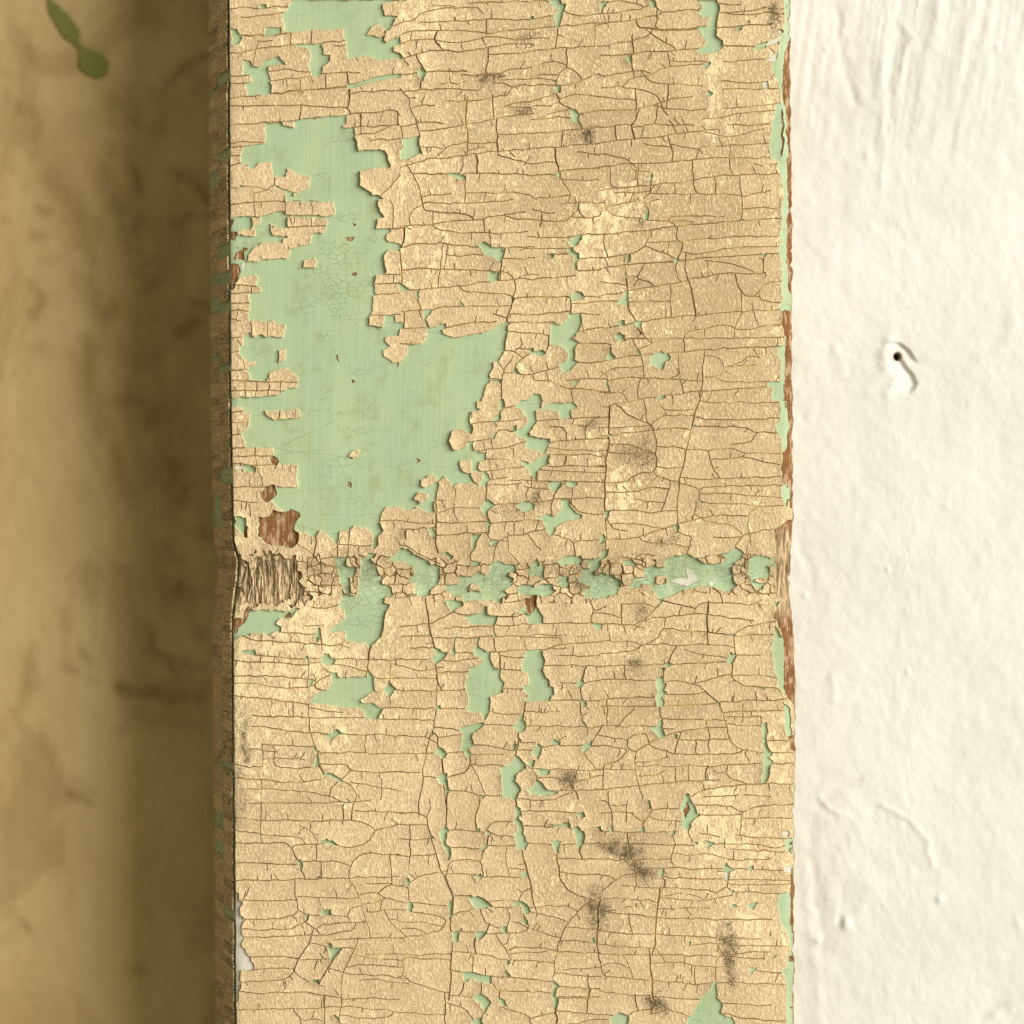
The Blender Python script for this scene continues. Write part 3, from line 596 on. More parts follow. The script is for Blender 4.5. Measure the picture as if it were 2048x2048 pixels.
def mat_green():
    n = NT("green_paint", .55, .35)
    a, b = (.305, .415, .250), (.358, .460, .284)
    col = n.mix(n.noise(n.vec(900, 900, 60), 3), a, b)
    col = n.mix(n.ma('MULTIPLY', n.mr(n.noise(n.vec(110, 0, 45), 4, .65), .42, .66), .30), col, (.42, .49, .265))
    grime = n.mr(n.noise(n.vec(170, 0, 120), 4, .75), .50, .74)
    col = n.mix(n.ma('MULTIPLY', grime, .38), col, (.23, .25, .10))
    w = n.n("ShaderNodeVectorMath", operation='ADD'); nz = n.n("ShaderNodeTexNoise", noise_dimensions='2D'); nz.inputs["Scale"].default_value = 260; n.l(n.pos, nz.inputs["Vector"])
    sc_ = n.n("ShaderNodeVectorMath", operation='SCALE'); n.l(nz.outputs["Color"], sc_.inputs[0]); sc_.inputs["Scale"].default_value = .0010
    n.l(n.pos, w.inputs[0]); n.l(sc_.outputs[0], w.inputs[1])
    v1 = n.voro(n.vec(560, 0, 900, w.outputs[0]), rand=.95)
    m1 = n.mr(n.ma('ADD', n.noise(n.vec(150, 0, 260), 3, .7), n.ma('MULTIPLY', n.attr("craze"), .22)), .58, .72)
    cr = n.ma('MULTIPLY', n.mr(v1, 0, .040, 1, 0), m1)
    v2 = n.voro(n.vec(25, 25, 210, w.outputs[0]), rand=.9)
    c2 = n.ma('MULTIPLY', n.mr(v2, 0, .007, .7, 0), n.mr(n.noise(n.vec(40, 40, 90), 2), .50, .64))
    cr = n.ma('MAXIMUM', cr, c2)
    col = n.mix(n.ma('MULTIPLY', cr, .62), col, (.12, .15, .06))
    sp = n.mr(n.noise(n.vec(1700, 0, 1700), 3, .8), .755, .79)
    col = n.mix(n.ma('MULTIPLY', sp, .8), col, (.07, .06, .03))
    col = n.mix(n.ma('MULTIPLY', n.mr(n.ma('ADD', n.attr("dirt_shade"), n.ma('SUBTRACT', n.noise(n.vec(1300, 1300, 1300), 3, .7), .5)), .25, .8), .75), col, (.10, .10, .05))
    h = n.ma('ADD', n.ma('MULTIPLY', n.noise(n.vec(1100, 0, 45), 3, .6, .4), .55), n.ma('MULTIPLY', n.noise(n.vec(3200, 3200, 3200), 2), .25))
    h = n.ma('SUBTRACT', h, n.ma('MULTIPLY', cr, .8))
    return n.out(col, n.bump(h, .00014, .6))
def mat_wood():
    n = NT("bare_wood", .8, .2)
    g = n.noise(n.vec(1900, 1900, 160), 4, .7, .3)
    fb = n.attr("fibre")
    br = n.mix(g, (.135, .055, .018), (.27, .125, .042))
    br = n.mix(n.ma('MULTIPLY', n.mr(n.noise(n.vec(1100, 700, 260), 4, .75), .48, .62), .8), br, (.50, .36, .22))
    gy = n.mix(n.mr(n.noise(n.vec(3000, 0, 260), 4, .7, .5), .34, .60), (.22, .155, .08), (.66, .52, .31))
    gy = n.mix(n.ma('MULTIPLY', n.mr(n.noise(n.vec(420, 420, 260), 4, .7), .52, .68), .5), gy, (.08, .058, .03))
    col = n.mix(fb, br, gy)
    h = n.noise(n.vec(2400, 2400, 80), 4, .65)
    return n.out(col, n.bump(h, .0003, .9))
def mat_primer():
    n = NT("pale_primer", .6, .3)
    col = n.mix(n.noise(n.vec(500, 500, 500), 3), (.50, .475, .40), (.60, .57, .47))
    return n.out(col, n.bump(n.noise(n.vec(1800, 1800, 900), 3), .00012, .6))
def mat_wall_r():
    n = NT("white_plaster", .85, .2)
    col = n.mix(n.mr(n.noise(n.vec(38, 38, 30), 4, .6), .35, .7), (.600, .605, .548), (.635, .64, .588))
    col = n.mix(n.ma('MULTIPLY', n.attr("stain_shade"), .8), col, (.34, .23, .12))
    h = n.ma('ADD', n.noise(n.vec(620, 0, 520), 3, .6), n.ma('MULTIPLY', n.noise(n.vec(1900, 0, 1700), 2), .35))
    return n.out(col, n.bump(h, .00014, .5))
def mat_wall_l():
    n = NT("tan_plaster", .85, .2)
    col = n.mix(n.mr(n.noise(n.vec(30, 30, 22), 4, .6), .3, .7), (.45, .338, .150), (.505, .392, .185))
    st = n.ma('MULTIPLY', n.attr("stain_shade"), n.mr(n.noise(n.vec(170, 170, 110), 4, .65), .25, .65, .35, 1))
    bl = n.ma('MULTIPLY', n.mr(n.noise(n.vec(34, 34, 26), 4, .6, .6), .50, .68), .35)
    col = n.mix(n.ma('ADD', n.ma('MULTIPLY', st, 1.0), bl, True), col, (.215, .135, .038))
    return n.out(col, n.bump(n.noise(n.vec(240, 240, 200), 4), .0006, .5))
M_GRIME = mat_grime()
M_CREAM, M_GREEN, M_WOOD, M_PRIM, M_WR, M_WL = mat_cream(), mat_green(), mat_wood(), mat_primer(), mat_wall_r(), mat_wall_l()
n_ = NT("olive_paint", .7, .2); M_OLIVE = n_.out(n_.mix(n_.noise(n_.vec(300, 300, 300), 3), (.15, .165, .035), (.19, .20, .05)))

# ------------------------------------------------------------------ walls behind the board
def dist_poly(X, Y, pts):
    d = np.full(X.shape, 1e9)
    for (ax, ay), (bx, by) in zip(pts[:-1], pts[1:]):
        vx, vy = bx-ax, by-ay; L = vx*vx+vy*vy+1e-9
        t = np.clip(((X-ax)*vx+(Y-ay)*vy)/L, 0, 1)
        d = np.minimum(d, np.hypot(X-ax-t*vx, Y-ay-t*vy))
    return d
def grid_faces(nr, nc):
    i = np.arange(nr-1)[:, None]*nc + np.arange(nc-1)[None]
    i = i.ravel(); return np.stack([i, i+nc, i+nc+1, i+1], -1)
def wall(name, xs, ys, depth, hfun, sfun, mat):
    X, Y = np.meshgrid(xs, ys); f = (6000+depth)/6000
    h = hfun(X, Y); st = sfun(X, Y)
    v = P3(1024+(X-1024)*f, 1024+(Y-1024)*f, h-depth).reshape(-1, 3)
    o = mesh_obj(name, v, grid_faces(len(ys), len(xs)), mat, smooth=True, attrs={"stain_shade": st.ravel()})
    return o
def spaced(segs):
    out = []
    for a, b, s in segs: out.append(np.arange(a, b, s))
    return np.concatenate(out)
RIDGES = [([(1765,120),(1766,240),(1764,370)], 9, 3.2), ([(1745,150),(1748,300)], 16, -3.0), ([(1672,0),(1684,100),(1692,150),(1712,210)], 8, -4.0), ([(1800,40),(1822,75),(1800,130),(1790,180)], 9, 4.0),
          ([(1885,-60),(1870,40),(1850,150),(1838,250)], 14, 4.0), ([(1950,-60),(1935,60),(1908,170),(1900,230)], 14, 4.5), ([(1990,-60),(1975,60),(1960,120)], 12, 3.0),
          ([(2030,640),(2015,690),(1960,720)], 14, 3.5), ([(1640,1610),(1662,1590),(1690,1572),(1720,1560)], 9, -4.0), ([(1642,1598),(1660,1615),(1675,1625)], 5, 5.0),
          ([(1765,1610),(1820,1640),(1852,1680),(1862,1730)], 6, 4.5), ([(1625,1650),(1612,1700),(1630,1800),(1640,1900)], 14, -4.0), ([(1690,1640),(1700,1700),(1740,1780)], 18, 3.5),
          ([(1608,1690),(1620,1820),(1636,1960),(1640,2080)], 12, 4.0), ([(2048,1995),(2010,2010),(1985,2028)], 8, 5.0), ([(1600,1090),(1620,1140),(1622,1180)], 10, -3.5), ([(1665,1350),(1668,1400)], 9, 4.0)]
def h_right(X, Y):
    h = fbm(X/20, Y/24, 3, 4)*2.4 + fbm(X/110, Y/140, 9, 3)*6 + fbm(X/9, Y/9, 21, 2)*.7
    up = sstep(420, 150, Y); h = h + up*fbm(X/26+Y/180, Y/260, 5, 3)*7
    low = np.exp(-(((X-1690)/90)**2+((Y-1760)/170)**2)); h = h + low*(6+fbm(X/30, Y/55, 31, 3)*8)
    for pts, w, a in RIDGES:
        if w: d = dist_poly(X+8*vnoise(X/18, Y/18, 2), Y, pts); h = h + a*np.exp(-(d/w)**2)
    for x, y, r, a in ((1690,1846,9,16),(1680,1840,7,-9),(1652,98,6,6),(1995,95,5,6),(1735,310,8,7),(1879,1798,6,8),(1610,1190,5,6),(1636,1880,6,8),(1893,1012,5,4),(1670,700,9,5),(1605,835,6,-5),(2035,1845,7,5),(1775,1138,5,5),(1815,1343,5,4)):
        h = h + a*np.exp(-(((X-x)/r)**2+((Y-y)/(r*1.3))**2))
    # plug hole with its torn lip
    d = np.hypot(X-1795, (Y-713)*.95); h = h - 120*sstep(9, 4, d)
    for ky, kx, dep, w_ in (([684, 700, 718, 726], [1794, 1814, 1826, 1832], 15, 15), ([716, 734, 750, 768, 786], [1800, 1809, 1823, 1830, 1820], 15, 16)):
        xb = np.interp(Y, ky, kx); win = sstep(ky[0]-3, ky[0]+8, Y)*sstep(ky[-1]+6, ky[-1]-10, Y)
        e_ = X-xb; h = h - 1.5*dep*win*np.exp(-np.maximum(-e_, 0)/(w_*1.2))*sstep(9, -7, e_)
    h = h + 8*np.exp(-(dist_poly(X, Y, [(1772,735),(1768,705),(1780,682)])/12)**2)
    h = h + 6*np.exp(-(dist_poly(X, Y, [(1790,760),(1775,785)])/12)**2)
    return h*.45
def s_right(X, Y):
    s = 1.0*np.exp(-((np.hypot(X-1796, Y-714))/10)**2) + .18*np.exp(-((np.hypot(X-1812, Y-705))/22)**2)  # shade of the hole and its right side, put into the colour
    for i, w_, k_ in ((11, 14, .10), (13, 12, .08), (8, 9, .16), (9, 6, .14), (10, 6, .16), (4, 12, .07), (5, 12, .07), (3, 8, .10), (2, 8, .10), (7, 12, .08), (14, 7, .18)):  # mottled darker streaks along ridges and grooves
        s = s + k_*np.exp(-(dist_poly(X, Y, RIDGES[i][0])/w_)**2)*(vnoise(X/14, Y/22, 4)+.7)
    return np.clip(s + .07*sstep(420, 150, Y)*(vnoise(X/22, Y/120, 8)+.4), 0, 1)
wr = wall("wall_right", spaced([(1330, 1560, 40), (1560, 1760, 4), (1760, 1840, 1.5), (1840, 2080, 4), (2080, 2700, 20)]),
          spaced([(-500, -60, 20), (-60, 670, 4), (670, 790, 1.5), (790, 2110, 4), (2110, 2560, 20)]), 120, h_right, s_right, M_WR)
tag(wr, "bright cream-white lumpy plaster wall with a small torn nail hole", "wall", kind="structure")
q = .5302
STAINS = [([(30,80),(58,212),(100,350),(175,450),(180,556),(212,625)], 22, .55), ([(413,111),(340,159),(318,201),(323,260)], 9, .7), ([(230,200),(270,230),(320,250),(322,200)], 26, .6), ([(240,215),(260,185)], 14, .55),
          ([(222,300),(250,300),(275,350),(280,380)], 12, .5), ([(205,350),(215,390),(250,430),(262,480),(300,560)], 20, .55), ([(75,415),(92,430),(104,415)], 6, .6), ([(68,468),(88,472)], 6, .5), ([(95,520),(108,516)], 8, .45), ([(55,625),(75,640),(85,610),(60,570)], 7, .45),
          ([(415,438),(370,440),(355,460),(345,450)], 7, .55), ([(355,345),(385,365),(415,400)], 9, .5), ([(385,605),(415,610)], 5, .4), ([(362,660),(395,645)], 6, .6), ([(172,700),(180,770),(200,860),(260,990)], 16, .5), ([(250,800),(320,850),(340,930),(380,990)], 30, .5),
          ([(380,1060),(425,1070)], 10, .5), ([(330,1110),(360,1180),(345,1200)], 24, .5), ([(300,1250),(300,1295),(330,1312),(400,1330)], 7, .65), ([(240,1380),(330,1390),(380,1400),(420,1375)], 9, .6), ([(345,1330),(355,1345)], 9, .5), ([(55,1300),(65,1330),(60,1380),(40,1410)], 10, .6), ([(160,1295),(172,1330)], 8, .55), ([(135,1335),(145,1345)], 8, .55), ([(180,1357),(192,1362)], 6, .4),
          ([(140,1590),(175,1605)], 6, .65), ([(45,1845),(58,1860)], 5, .55), ([(270,1940),(290,1935)], 7, .5), ([(0,435),(15,437)], 6, .4), ([(60,690),(140,720),(220,640)], 14, .3), ([(400,1200),(370,1240),(405,1270)], 8, .3)]
def s_left(X, Y):
    s = np.zeros(X.shape); wx = X+14*fbm(X/40, Y/40, 12, 3); wy = Y+14*fbm(X/40, Y/40, 15, 3)
    for pts, w, a in STAINS: s = np.maximum(s, .8*a*np.exp(-(dist_poly(wx, wy, pts)/(w*1.35+2))**2))
    band = .35*np.exp(-((X-330-30*vnoise(Y/160, Y*0, 2))/150)**2)*sstep(1350, 950, Y)*sstep(200, 420, Y)  # broad darker upright band, fading out above and below
    return np.clip(s+band, 0, 1)
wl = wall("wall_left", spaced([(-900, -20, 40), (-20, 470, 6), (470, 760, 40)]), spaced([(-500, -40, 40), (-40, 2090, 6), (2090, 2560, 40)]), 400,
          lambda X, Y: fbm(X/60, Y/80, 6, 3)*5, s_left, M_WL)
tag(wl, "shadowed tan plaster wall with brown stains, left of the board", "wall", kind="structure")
chip = [(187,-30),(195,0),(230,30),(262,60),(290,100),(303,130),(300,160),(330,185),(385,205),(412,235),(405,275),(375,297),(340,285),(305,260),(300,215),(305,190),(280,165),(240,135),(215,95),(190,50),(182,10)]
f = (6000+400)/6000; cp = [((a*q-1024)*f+1024, (b*q-1024)*f+1024) for a, b in chip]; k = len(cp)
cv = np.concatenate([P3([a for a, b in cp], [b for a, b in cp], -393.), P3([a for a, b in cp], [b for a, b in cp], -402.)])
co = mesh_obj("paint_chip", cv, [list(range(k))[::-1]] + [[i, (i+1) % k, k+(i+1) % k, k+i] for i in range(k)], M_OLIVE, wl)
tag(co, "olive green scar of old paint near the top")

# ------------------------------------------------------------------ the board: survey -> fields
X0, X1, Y0, Y1 = 430, 1612, -70, 2118
G = 0.5                        # field spacing
GW, GH = int((X1-X0)/G)+1, int((Y1-Y0)/G)+1
GX, GY = np.meshgrid(X0+G*np.arange(GW, dtype=np.float32), Y0+G*np.arange(GH, dtype=np.float32))
CAP = 10.0
_el = np.array([(-600,457),(0,458),(400,460),(800,462),(1000,466),(1080,468),(1120,478),(1160,476),(1205,470),(1240,467),(1400,467),(1700,470),(2048,472),(2700,475)], float)
_er = np.array([(-600,1578),(0,1579),(200,1580),(400,1582),(800,1584),(1000,1586),(1060,1584),(1150,1580),(1190,1580),(1250,1585),(1320,1588),(1500,1590),(1700,1588),(2048,1587),(2700,1587)], float)
def eleft(y): return np.interp(y, _el[:, 0], _el[:, 1]) + 1.6*fbm(np.asarray(y)/23., 0*np.asarray(y)+.5, 41, 3)
def eright(y): return np.interp(y, _er[:, 0], _er[:, 1]) - 5*np.maximum(0, vnoise(np.asarray(y)/14., 0*np.asarray(y)+.2, 46)-.22)/.28 + 3.6*fbm(np.asarray(y)/31., 0*np.asarray(y)+.5, 44, 3)
def Hs(x, y):
    """relief of the board's face (survey units, + towards the viewer)"""
    x = np.asarray(x, float); y = np.asarray(y, float)
    yc = 1160 + 8*np.sin(x/130.) + 6*vnoise(x/70, x*0, 3)
    amp = 8 + 13*sstep(660, 500, x) + 8*sstep(1480, 1570, x)
    h = -amp*np.exp(-((y-yc)/(40+6*sstep(660, 500, x)))**2)
    h = h + fbm(x/170, y/420, 50, 3)*5
    h = h - 4.5*sstep(26, 0, eright(y)-x)**1.5 - 3*sstep(6, 0, x-eleft(y))
    b = np.exp(-((y-yc)/34)**2)*sstep(590, 640, x)
    return h + b*fbm(x/26, y/26, 61, 3)*6
def warp(p, fine=1.0):
    x, y = p[:, 0], p[:, 1]
    dx = 5*vnoise(x*.06, y*.06, 1)+3.6*fine*vnoise(x*.22, y*.22, 2)+2.2*fine*vnoise(x*.5, y*.5, 3)
    dy = 4*vnoise(x*.06, y*.06, 4)+3.6*fine*vnoise(x*.22, y*.22, 5)+2.2*fine*vnoise(x*.5, y*.5, 6)
    return np.stack([x+dx, y+dy], -1)
def resample(p, step, closed=False):
    p = np.asarray(p, float)
    if closed: p = np.vstack([p, p[:1]])
    out = []
    for a, b in zip(p[:-1], p[1:]):
        k = max(1, int(np.hypot(*(b-a))/step)); t = np.arange(k)[:, None]/k
        out.append(a+(b-a)*t)
    if not closed: out.append(p[-1:])
    return np.vstack(out)
def chaikin(p, it=2):
    p = np.asarray(p, float)
    for _ in range(it):
        if len(p) < 3: break
        a = p[:-1]*.75+p[1:]*.25; b = p[:-1]*.25+p[1:]*.75
        m = np.empty((2*len(a), 2)); m[0::2] = a; m[1::2] = b
        p = np.vstack([p[:1], m[1:-1], p[-1:]])
    return p
def stamp(F, ox, oy, p, hw, cap):
    """F = min(F, distance to polyline p - hw), hw may vary per segment"""
    Hh, Ww = F.shape; m = cap+2
    for i in range(len(p)-1):
        ax, ay = p[i]; bx, by = p[i+1]; w = hw[i] if hasattr(hw, '__len__') else hw
        x0 = max(0, int((min(ax, bx)-m-ox)/G)); x1 = min(Ww, int((max(ax, bx)+m-ox)/G)+2)
        y0 = max(0, int((min(ay, by)-m-oy)/G)); y1 = min(Hh, int((max(ay, by)+m-oy)/G)+2)
        if x1 <= x0 or y1 <= y0: continue
        gx = (np.arange(x0, x1, dtype=np.float32)*G+np.float32(ox-ax))[None]; gy = (np.arange(y0, y1, dtype=np.float32)*G+np.float32(oy-ay))[:, None]
        vx, vy = np.float32(bx-ax), np.float32(by-ay); L = vx*vx+vy*vy+np.float32(1e-9)
        t = np.clip((gx*vx+gy*vy)/L, 0, 1)
        d = np.sqrt((gx-t*vx)**2+(gy-t*vy)**2)-np.float32(w)
        np.minimum(F[y0:y1, x0:x1], d, out=F[y0:y1, x0:x1])
def sdpoly(p):
    i0 = max(0, int((p[:, 0].min()-CAP-2-X0)/G)); i1 = min(GW-1, int((p[:, 0].max()+CAP+2-X0)/G)); j0 = max(0, int((p[:, 1].min()-CAP-2-Y0)/G)); j1 = min(GH-1, int((p[:, 1].max()+CAP+2-Y0)/G))
    if i1 <= i0 or j1 <= j0: return None
    h, w = j1-j0+1, i1-i0+1; x0, y0 = X0+i0*G, Y0+j0*G
    U = np.full((h, w), CAP, np.float32); q = np.vstack([p, p[:1]]); stamp(U, x0, y0, q, 0.0, CAP)
    cnt = np.zeros((h, w+1), np.int32); k = (q-(x0, y0))/G
    for (ax, ay), (bx, by) in zip(k[:-1], k[1:]):
        if ay == by: continue
        lo, hi = (ay, by) if ay < by else (by, ay)
        r = np.arange(max(0, math.ceil(lo)), min(h-1, math.ceil(hi)-1)+1)
        if len(r) == 0: continue
        xc = ax+(r-ay)*(bx-ax)/(by-ay)
        np.add.at(cnt, (r, np.clip(np.ceil(xc).astype(int), 0, w)), 1)
    ins = (np.cumsum(cnt, 1)[:, :w] & 1) > 0
    return (slice(j0, j1+1), slice(i0, i1+1)), np.where(ins, U, -U)

POLY = {c: [] for c in 'gcwpf'}; CRACKS = []
for (ox, oy, k), txt in TILES.items():
    for line in txt.strip().splitlines():
        for item in line.split('|'):
            tk = item.split(); p = np.array([[float(a) for a in s.split(',')] for s in tk[1:]])*10*k + (ox, oy)
            if tk[0] == 'f':
                p = warp(resample(p, 3, True)); p[:, 1] += 9*vnoise(p[:, 0]*.3, p[:, 1]*.02, 33)+7*vnoise(p[:, 0]*.8, p[:, 1]*.02, 34); p[:, 0] += 8*vnoise(p[:, 0]*.05, p[:, 1]*.12, 35); POLY['f'].append(p)
            elif tk[0] in POLY: POLY[tk[0]].append(warp(resample(p, 5, True)))
            else: CRACKS.append((tk[0], p))
for _ in range(70):
    a_ = RNG.uniform(0, 2*math.pi); cx, cy = 545+RNG.normal(0, 6)+78*math.cos(a_), 1158+RNG.normal(0, 5)+52*math.sin(a_)
    if cx < 476: continue
    m_ = RNG.integers(5, 8); r_ = RNG.uniform(3.5, 9)
    POLY['c'].append(np.array([(cx+r_*RNG.uniform(.6, 1.2)*math.cos(t), cy+r_*RNG.uniform(.5, 1.1)*math.sin(t)) for t in np.arange(m_)/m_*2*math.pi]))
edge = np.minimum(GX-eleft(GY[:, :1]), eright(GY[:, :1])-GX).astype(np.float32)
FC = np.clip(edge-1.0, -CAP, CAP).astype(np.float32)
def cut(F, polys, grow=0.0):
    for p in polys:
        r = sdpoly(p)
        if r: np.minimum(F[r[0]], -(r[1]+grow), out=F[r[0]])
cut(FC, POLY['g'])
for p in POLY['c']:
    r = sdpoly(p)
    if r: np.maximum(FC[r[0]], r[1], out=FC[r[0]])
FC = np.minimum(FC, edge-1.0)
cut(FC, POLY['w'], .8); cut(FC, POLY['p'], .4); cut(FC, POLY['f'], 0.)
for p in POLY['c'][-60:]:
    r = sdpoly(p)
    if r and RNG.random() < .55: np.maximum(FC[r[0]], r[1], out=FC[r[0]])
FC = np.minimum(FC, edge-1.0)
FG = np.clip(edge-.3, -CAP, CAP).astype(np.float32)
cut(FG, POLY['w']); cut(FG, POLY['f'])
FP = np.full((GH, GW), -CAP, np.float32)
for p in POLY['p']:
    r = sdpoly(p)
    if r: np.maximum(FP[r[0]], r[1], out=FP[r[0]])
FP = np.minimum(FP, edge-.6)
FC0 = FC.copy()
# margins above and below the surveyed part go on with rows of cracks
for y in (-18, -42, 2066, 2092):
    CRACKS.append(('k', np.array([(460, y+4), (760, y-3), (1100, y+2), (1300, y-4), (1590, y)], float)))
ENDS = []
for kind, p in CRACKS:
    pc = warp(resample(chaikin(p), 5), .45)
    base = {'k': 0.54, 'K': 1.05, 'W': 3.0}[kind]
    t = np.linspace(0, 1, len(pc)); wd = base*(.70+.75*(vnoise(pc[:, 0]*.035, pc[:, 1]*.035, 8)+.5))*RNG.uniform(.8, 1.15)
    wd = np.maximum(wd, .40)
    if kind == 'W': stamp(FC0, X0, Y0, pc, wd+.5, CAP)
    stamp(FC, X0, Y0, pc, wd, CAP); ENDS.append((pc[0], pc[0]-pc[min(2, len(pc)-1)])); ENDS.append((pc[-1], pc[-1]-pc[-min(3, len(pc))]))
def samp(F, x, y):
    x = np.clip((np.asarray(x)-X0)/G, 0, GW-1.001); y = np.clip((np.asarray(y)-Y0)/G, 0, GH-1.001)
    xi = x.astype(int); yi = y.astype(int); fx = x-xi; fy = y-yi
    return (F[yi, xi]*(1-fx)+F[yi, xi+1]*fx)*(1-fy)+(F[yi+1, xi]*(1-fx)+F[yi+1, xi+1]*fx)*fy
for e, d in ENDS:                       # cracks run on until they meet another one
    L = math.hypot(*d)
    if L < 1e-6: continue
    d = d/L; t = np.arange(4.0, 19.0); hit = np.nonzero(samp(FC, e[0]+d[0]*t, e[1]+d[1]*t) <= 0)[0]
    if len(hit): q2 = e+d*t[hit[0]]; stamp(FC, X0, Y0, np.array([e, (e+q2)/2+RNG.normal(0, .5, 2), q2]), .5, CAP)
# thin secondary cracks run level across the larger plates
done = 0
for _ in range(6000):
    if done >= 70: break
    x, y = RNG.uniform(480, 1575), RNG.uniform(-60, 2110)
    if samp(FC, x, y) < 7.6: continue
    half = []
    for sg in (-1, 1):
        px, py, a, pts = x, y, RNG.normal(0, .12), []
        for k in range(40):
            a = a*.85+RNG.normal(0, .10); px += sg*5*math.cos(a); py += 5*math.sin(a); pts.append((px, py))
            if samp(FC, px, py) < 2.2 or RNG.random() < .03: break
        half.append(pts)
    pts = np.array(half[0][::-1]+[(x, y)]+half[1])
    if len(pts) < 6: continue
    done += 1
    stamp(FC, X0, Y0, pts, RNG.uniform(.36, .52), CAP)
# short hairlines rooted at the cracks
gyF, gxF = np.gradient(FC, G)
for _ in range(4200):
    x, y = RNG.uniform(470, 1580), RNG.uniform(-60, 2110)
    F0 = samp(FC, x, y)
    if F0 < 1.0 or F0 > 5: continue
    gx, gy = samp(gxF, x, y), samp(gyF, x, y); L = math.hypot(gx, gy)
    if L < .6: continue
    gx, gy = gx/L, gy/L
    if abs(gy) < .75 and RNG.random() > (.10 if x < 1380 else .3): continue
    q0 = np.array([x-gx*F0, y-gy*F0]); ln = RNG.uniform(5, 18); sl = RNG.normal(0, .32)
    p = np.array([q0+np.array([gx-gy*sl, gy+gx*sl])*ln*t+RNG.normal(0, .6, 2)*(t > 0) for t in (0, .3, .65, 1)])
    if samp(FC, p[2, 0], p[2, 1]) < 2.2 or samp(FC, p[3, 0], p[3, 1]) < 1.2: continue
    stamp(FC, X0, Y0, p, .34+.2*RNG.random(), CAP)
# the dented band is shattered into small chips
by0, by1 = int((1085-Y0)/G), int((1232-Y0)/G)
bx, byy = np.meshgrid(np.arange(600, 1590, 25.), np.arange(1085, 1240, 19.))
bp = np.stack([bx.ravel()+RNG.uniform(-10, 10, bx.size), byy.ravel()+RNG.uniform(-6.5, 6.5, bx.size)], -1)
sx, sy = GX[by0:by1], GY[by0:by1]; f1 = np.full(sx.shape, 1e9, np.float32); f2 = f1.copy()
wx_, wy_ = (sx+6*vnoise(sx/11, sy/11, 5)).astype(np.float32), (sy+6*vnoise(sx/11, sy/11, 7)).astype(np.float32)
cid = np.zeros(sx.shape, np.int32)
for ic, (a, b) in enumerate(bp):
    ia, ib = max(0, int((a-70-X0)/G)), min(GW, int((a+70-X0)/G)); vf1, vf2 = f1[:, ia:ib], f2[:, ia:ib]
    ax_, ay_ = np.abs(wx_[:, ia:ib]-np.float32(a)), np.abs(wy_[:, ia:ib]-np.float32(b))*np.float32(1.2); d = .88*np.maximum(ax_, ay_)+.12*np.hypot(ax_, ay_); vid = cid[:, ia:ib]; vid[d < vf1] = ic; np.minimum(vf2, np.maximum(vf1, d), out=vf2); np.minimum(vf1, d, out=vf1)
inb = sstep(-3, 3, 42+18*vnoise(sx/40, sx*0, 6)-np.abs(sy-1157-8*np.sin(sx/130.)))*sstep(604, 612, sx)
FB = (f2-f1)/2-.72+30*(1-inb)
FC[by0:by1] = np.minimum(FC[by0:by1], FB)
# some of the chips have dropped out and left the green coat bare
gone = (RNG.random(len(bp)) < .30) & (bp[:, 0] > 640) & (np.abs(bp[:, 1]-1150) < 42)
gm = gone[cid] & (inb > .5); hole = np.where(gm, -np.clip((f2-f1)/2+.3, 0, CAP), CAP).astype(np.float32)
FC[by0:by1] = np.minimum(FC[by0:by1], hole); FC0[by0:by1] = np.minimum(FC0[by0:by1], np.where(gm, -1.5, CAP))

# ---- fields -> closed outlines
def contours(F):
    F = np.pad(F, 1, constant_values=-1.0); Hh, Ww = F.shape; ins = F > 0
    a, b, c, d = ins[:-1, :-1], ins[:-1, 1:], ins[1:, 1:], ins[1:, :-1]
    case = a*1+b*2+c*4+d*8; N = Hh*Ww
    I, J = np.nonzero((case > 0) & (case < 15)); C = case[I, J]
    top, left = I*Ww+J, N+I*Ww+J; bot, right = (I+1)*Ww+J, N+I*Ww+J+1
    E = {'t': top, 'l': left, 'b': bot, 'r': right}
    tab = {1: 'lt', 2: 'tr', 3: 'lr', 4: 'rb', 5: 'ltrb', 6: 'tb', 7: 'lb', 8: 'bl', 9: 'bt', 10: 'trbl', 11: 'br', 12: 'rl', 13: 'rt', 14: 'tl'}
    nxt = {}
    for cs, s in tab.items():
        m = C == cs
        for k in range(0, len(s), 2): nxt.update(zip(E[s[k]][m].tolist(), E[s[k+1]][m].tolist()))
    ff = F.ravel(); loops = []
    while nxt:
        st, cur = nxt.popitem(); ids = [st]
        while cur != st:
            ids.append(cur); cur = nxt.pop(cur)
        ids = np.array(ids); ve = ids >= N; i0 = np.where(ve, ids-N, ids); i1 = np.where(ve, i0+Ww, i0+1)
        t = ff[i0]/(ff[i0]-ff[i1]); x = i0 % Ww+np.where(ve, 0, t)-1; y = i0//Ww+np.where(ve, t, 0)-1
        loops.append(np.stack([x, y], -1))
    return loops
def area(p): x, y = p[:, 0], p[:, 1]; return .5*np.sum(x*np.roll(y, -1)-np.roll(x, -1)*y)
def simplify(p, tol):
    n = len(p)
    if n < 6: return p
    keep = np.zeros(n, bool); j = int(np.argmax(np.sum((p-p[0])**2, 1))); keep[0] = keep[j] = True
    P = np.vstack([p, p[:1]]); st = [(0, j), (j, n)]
    while st:
        a, b = st.pop()
        if b-a < 2: continue
        v = P[b]-P[a]; L = math.hypot(*v); w = P[a+1:b]-P[a]
        d = np.abs(w[:, 0]*v[1]-w[:, 1]*v[0])/L if L > 1e-9 else np.hypot(w[:, 0], w[:, 1])
        i = int(np.argmax(d))
        if d[i] > tol: m = a+1+i; keep[m] = True; st += [(a, m), (m, b)]
    return p[keep]
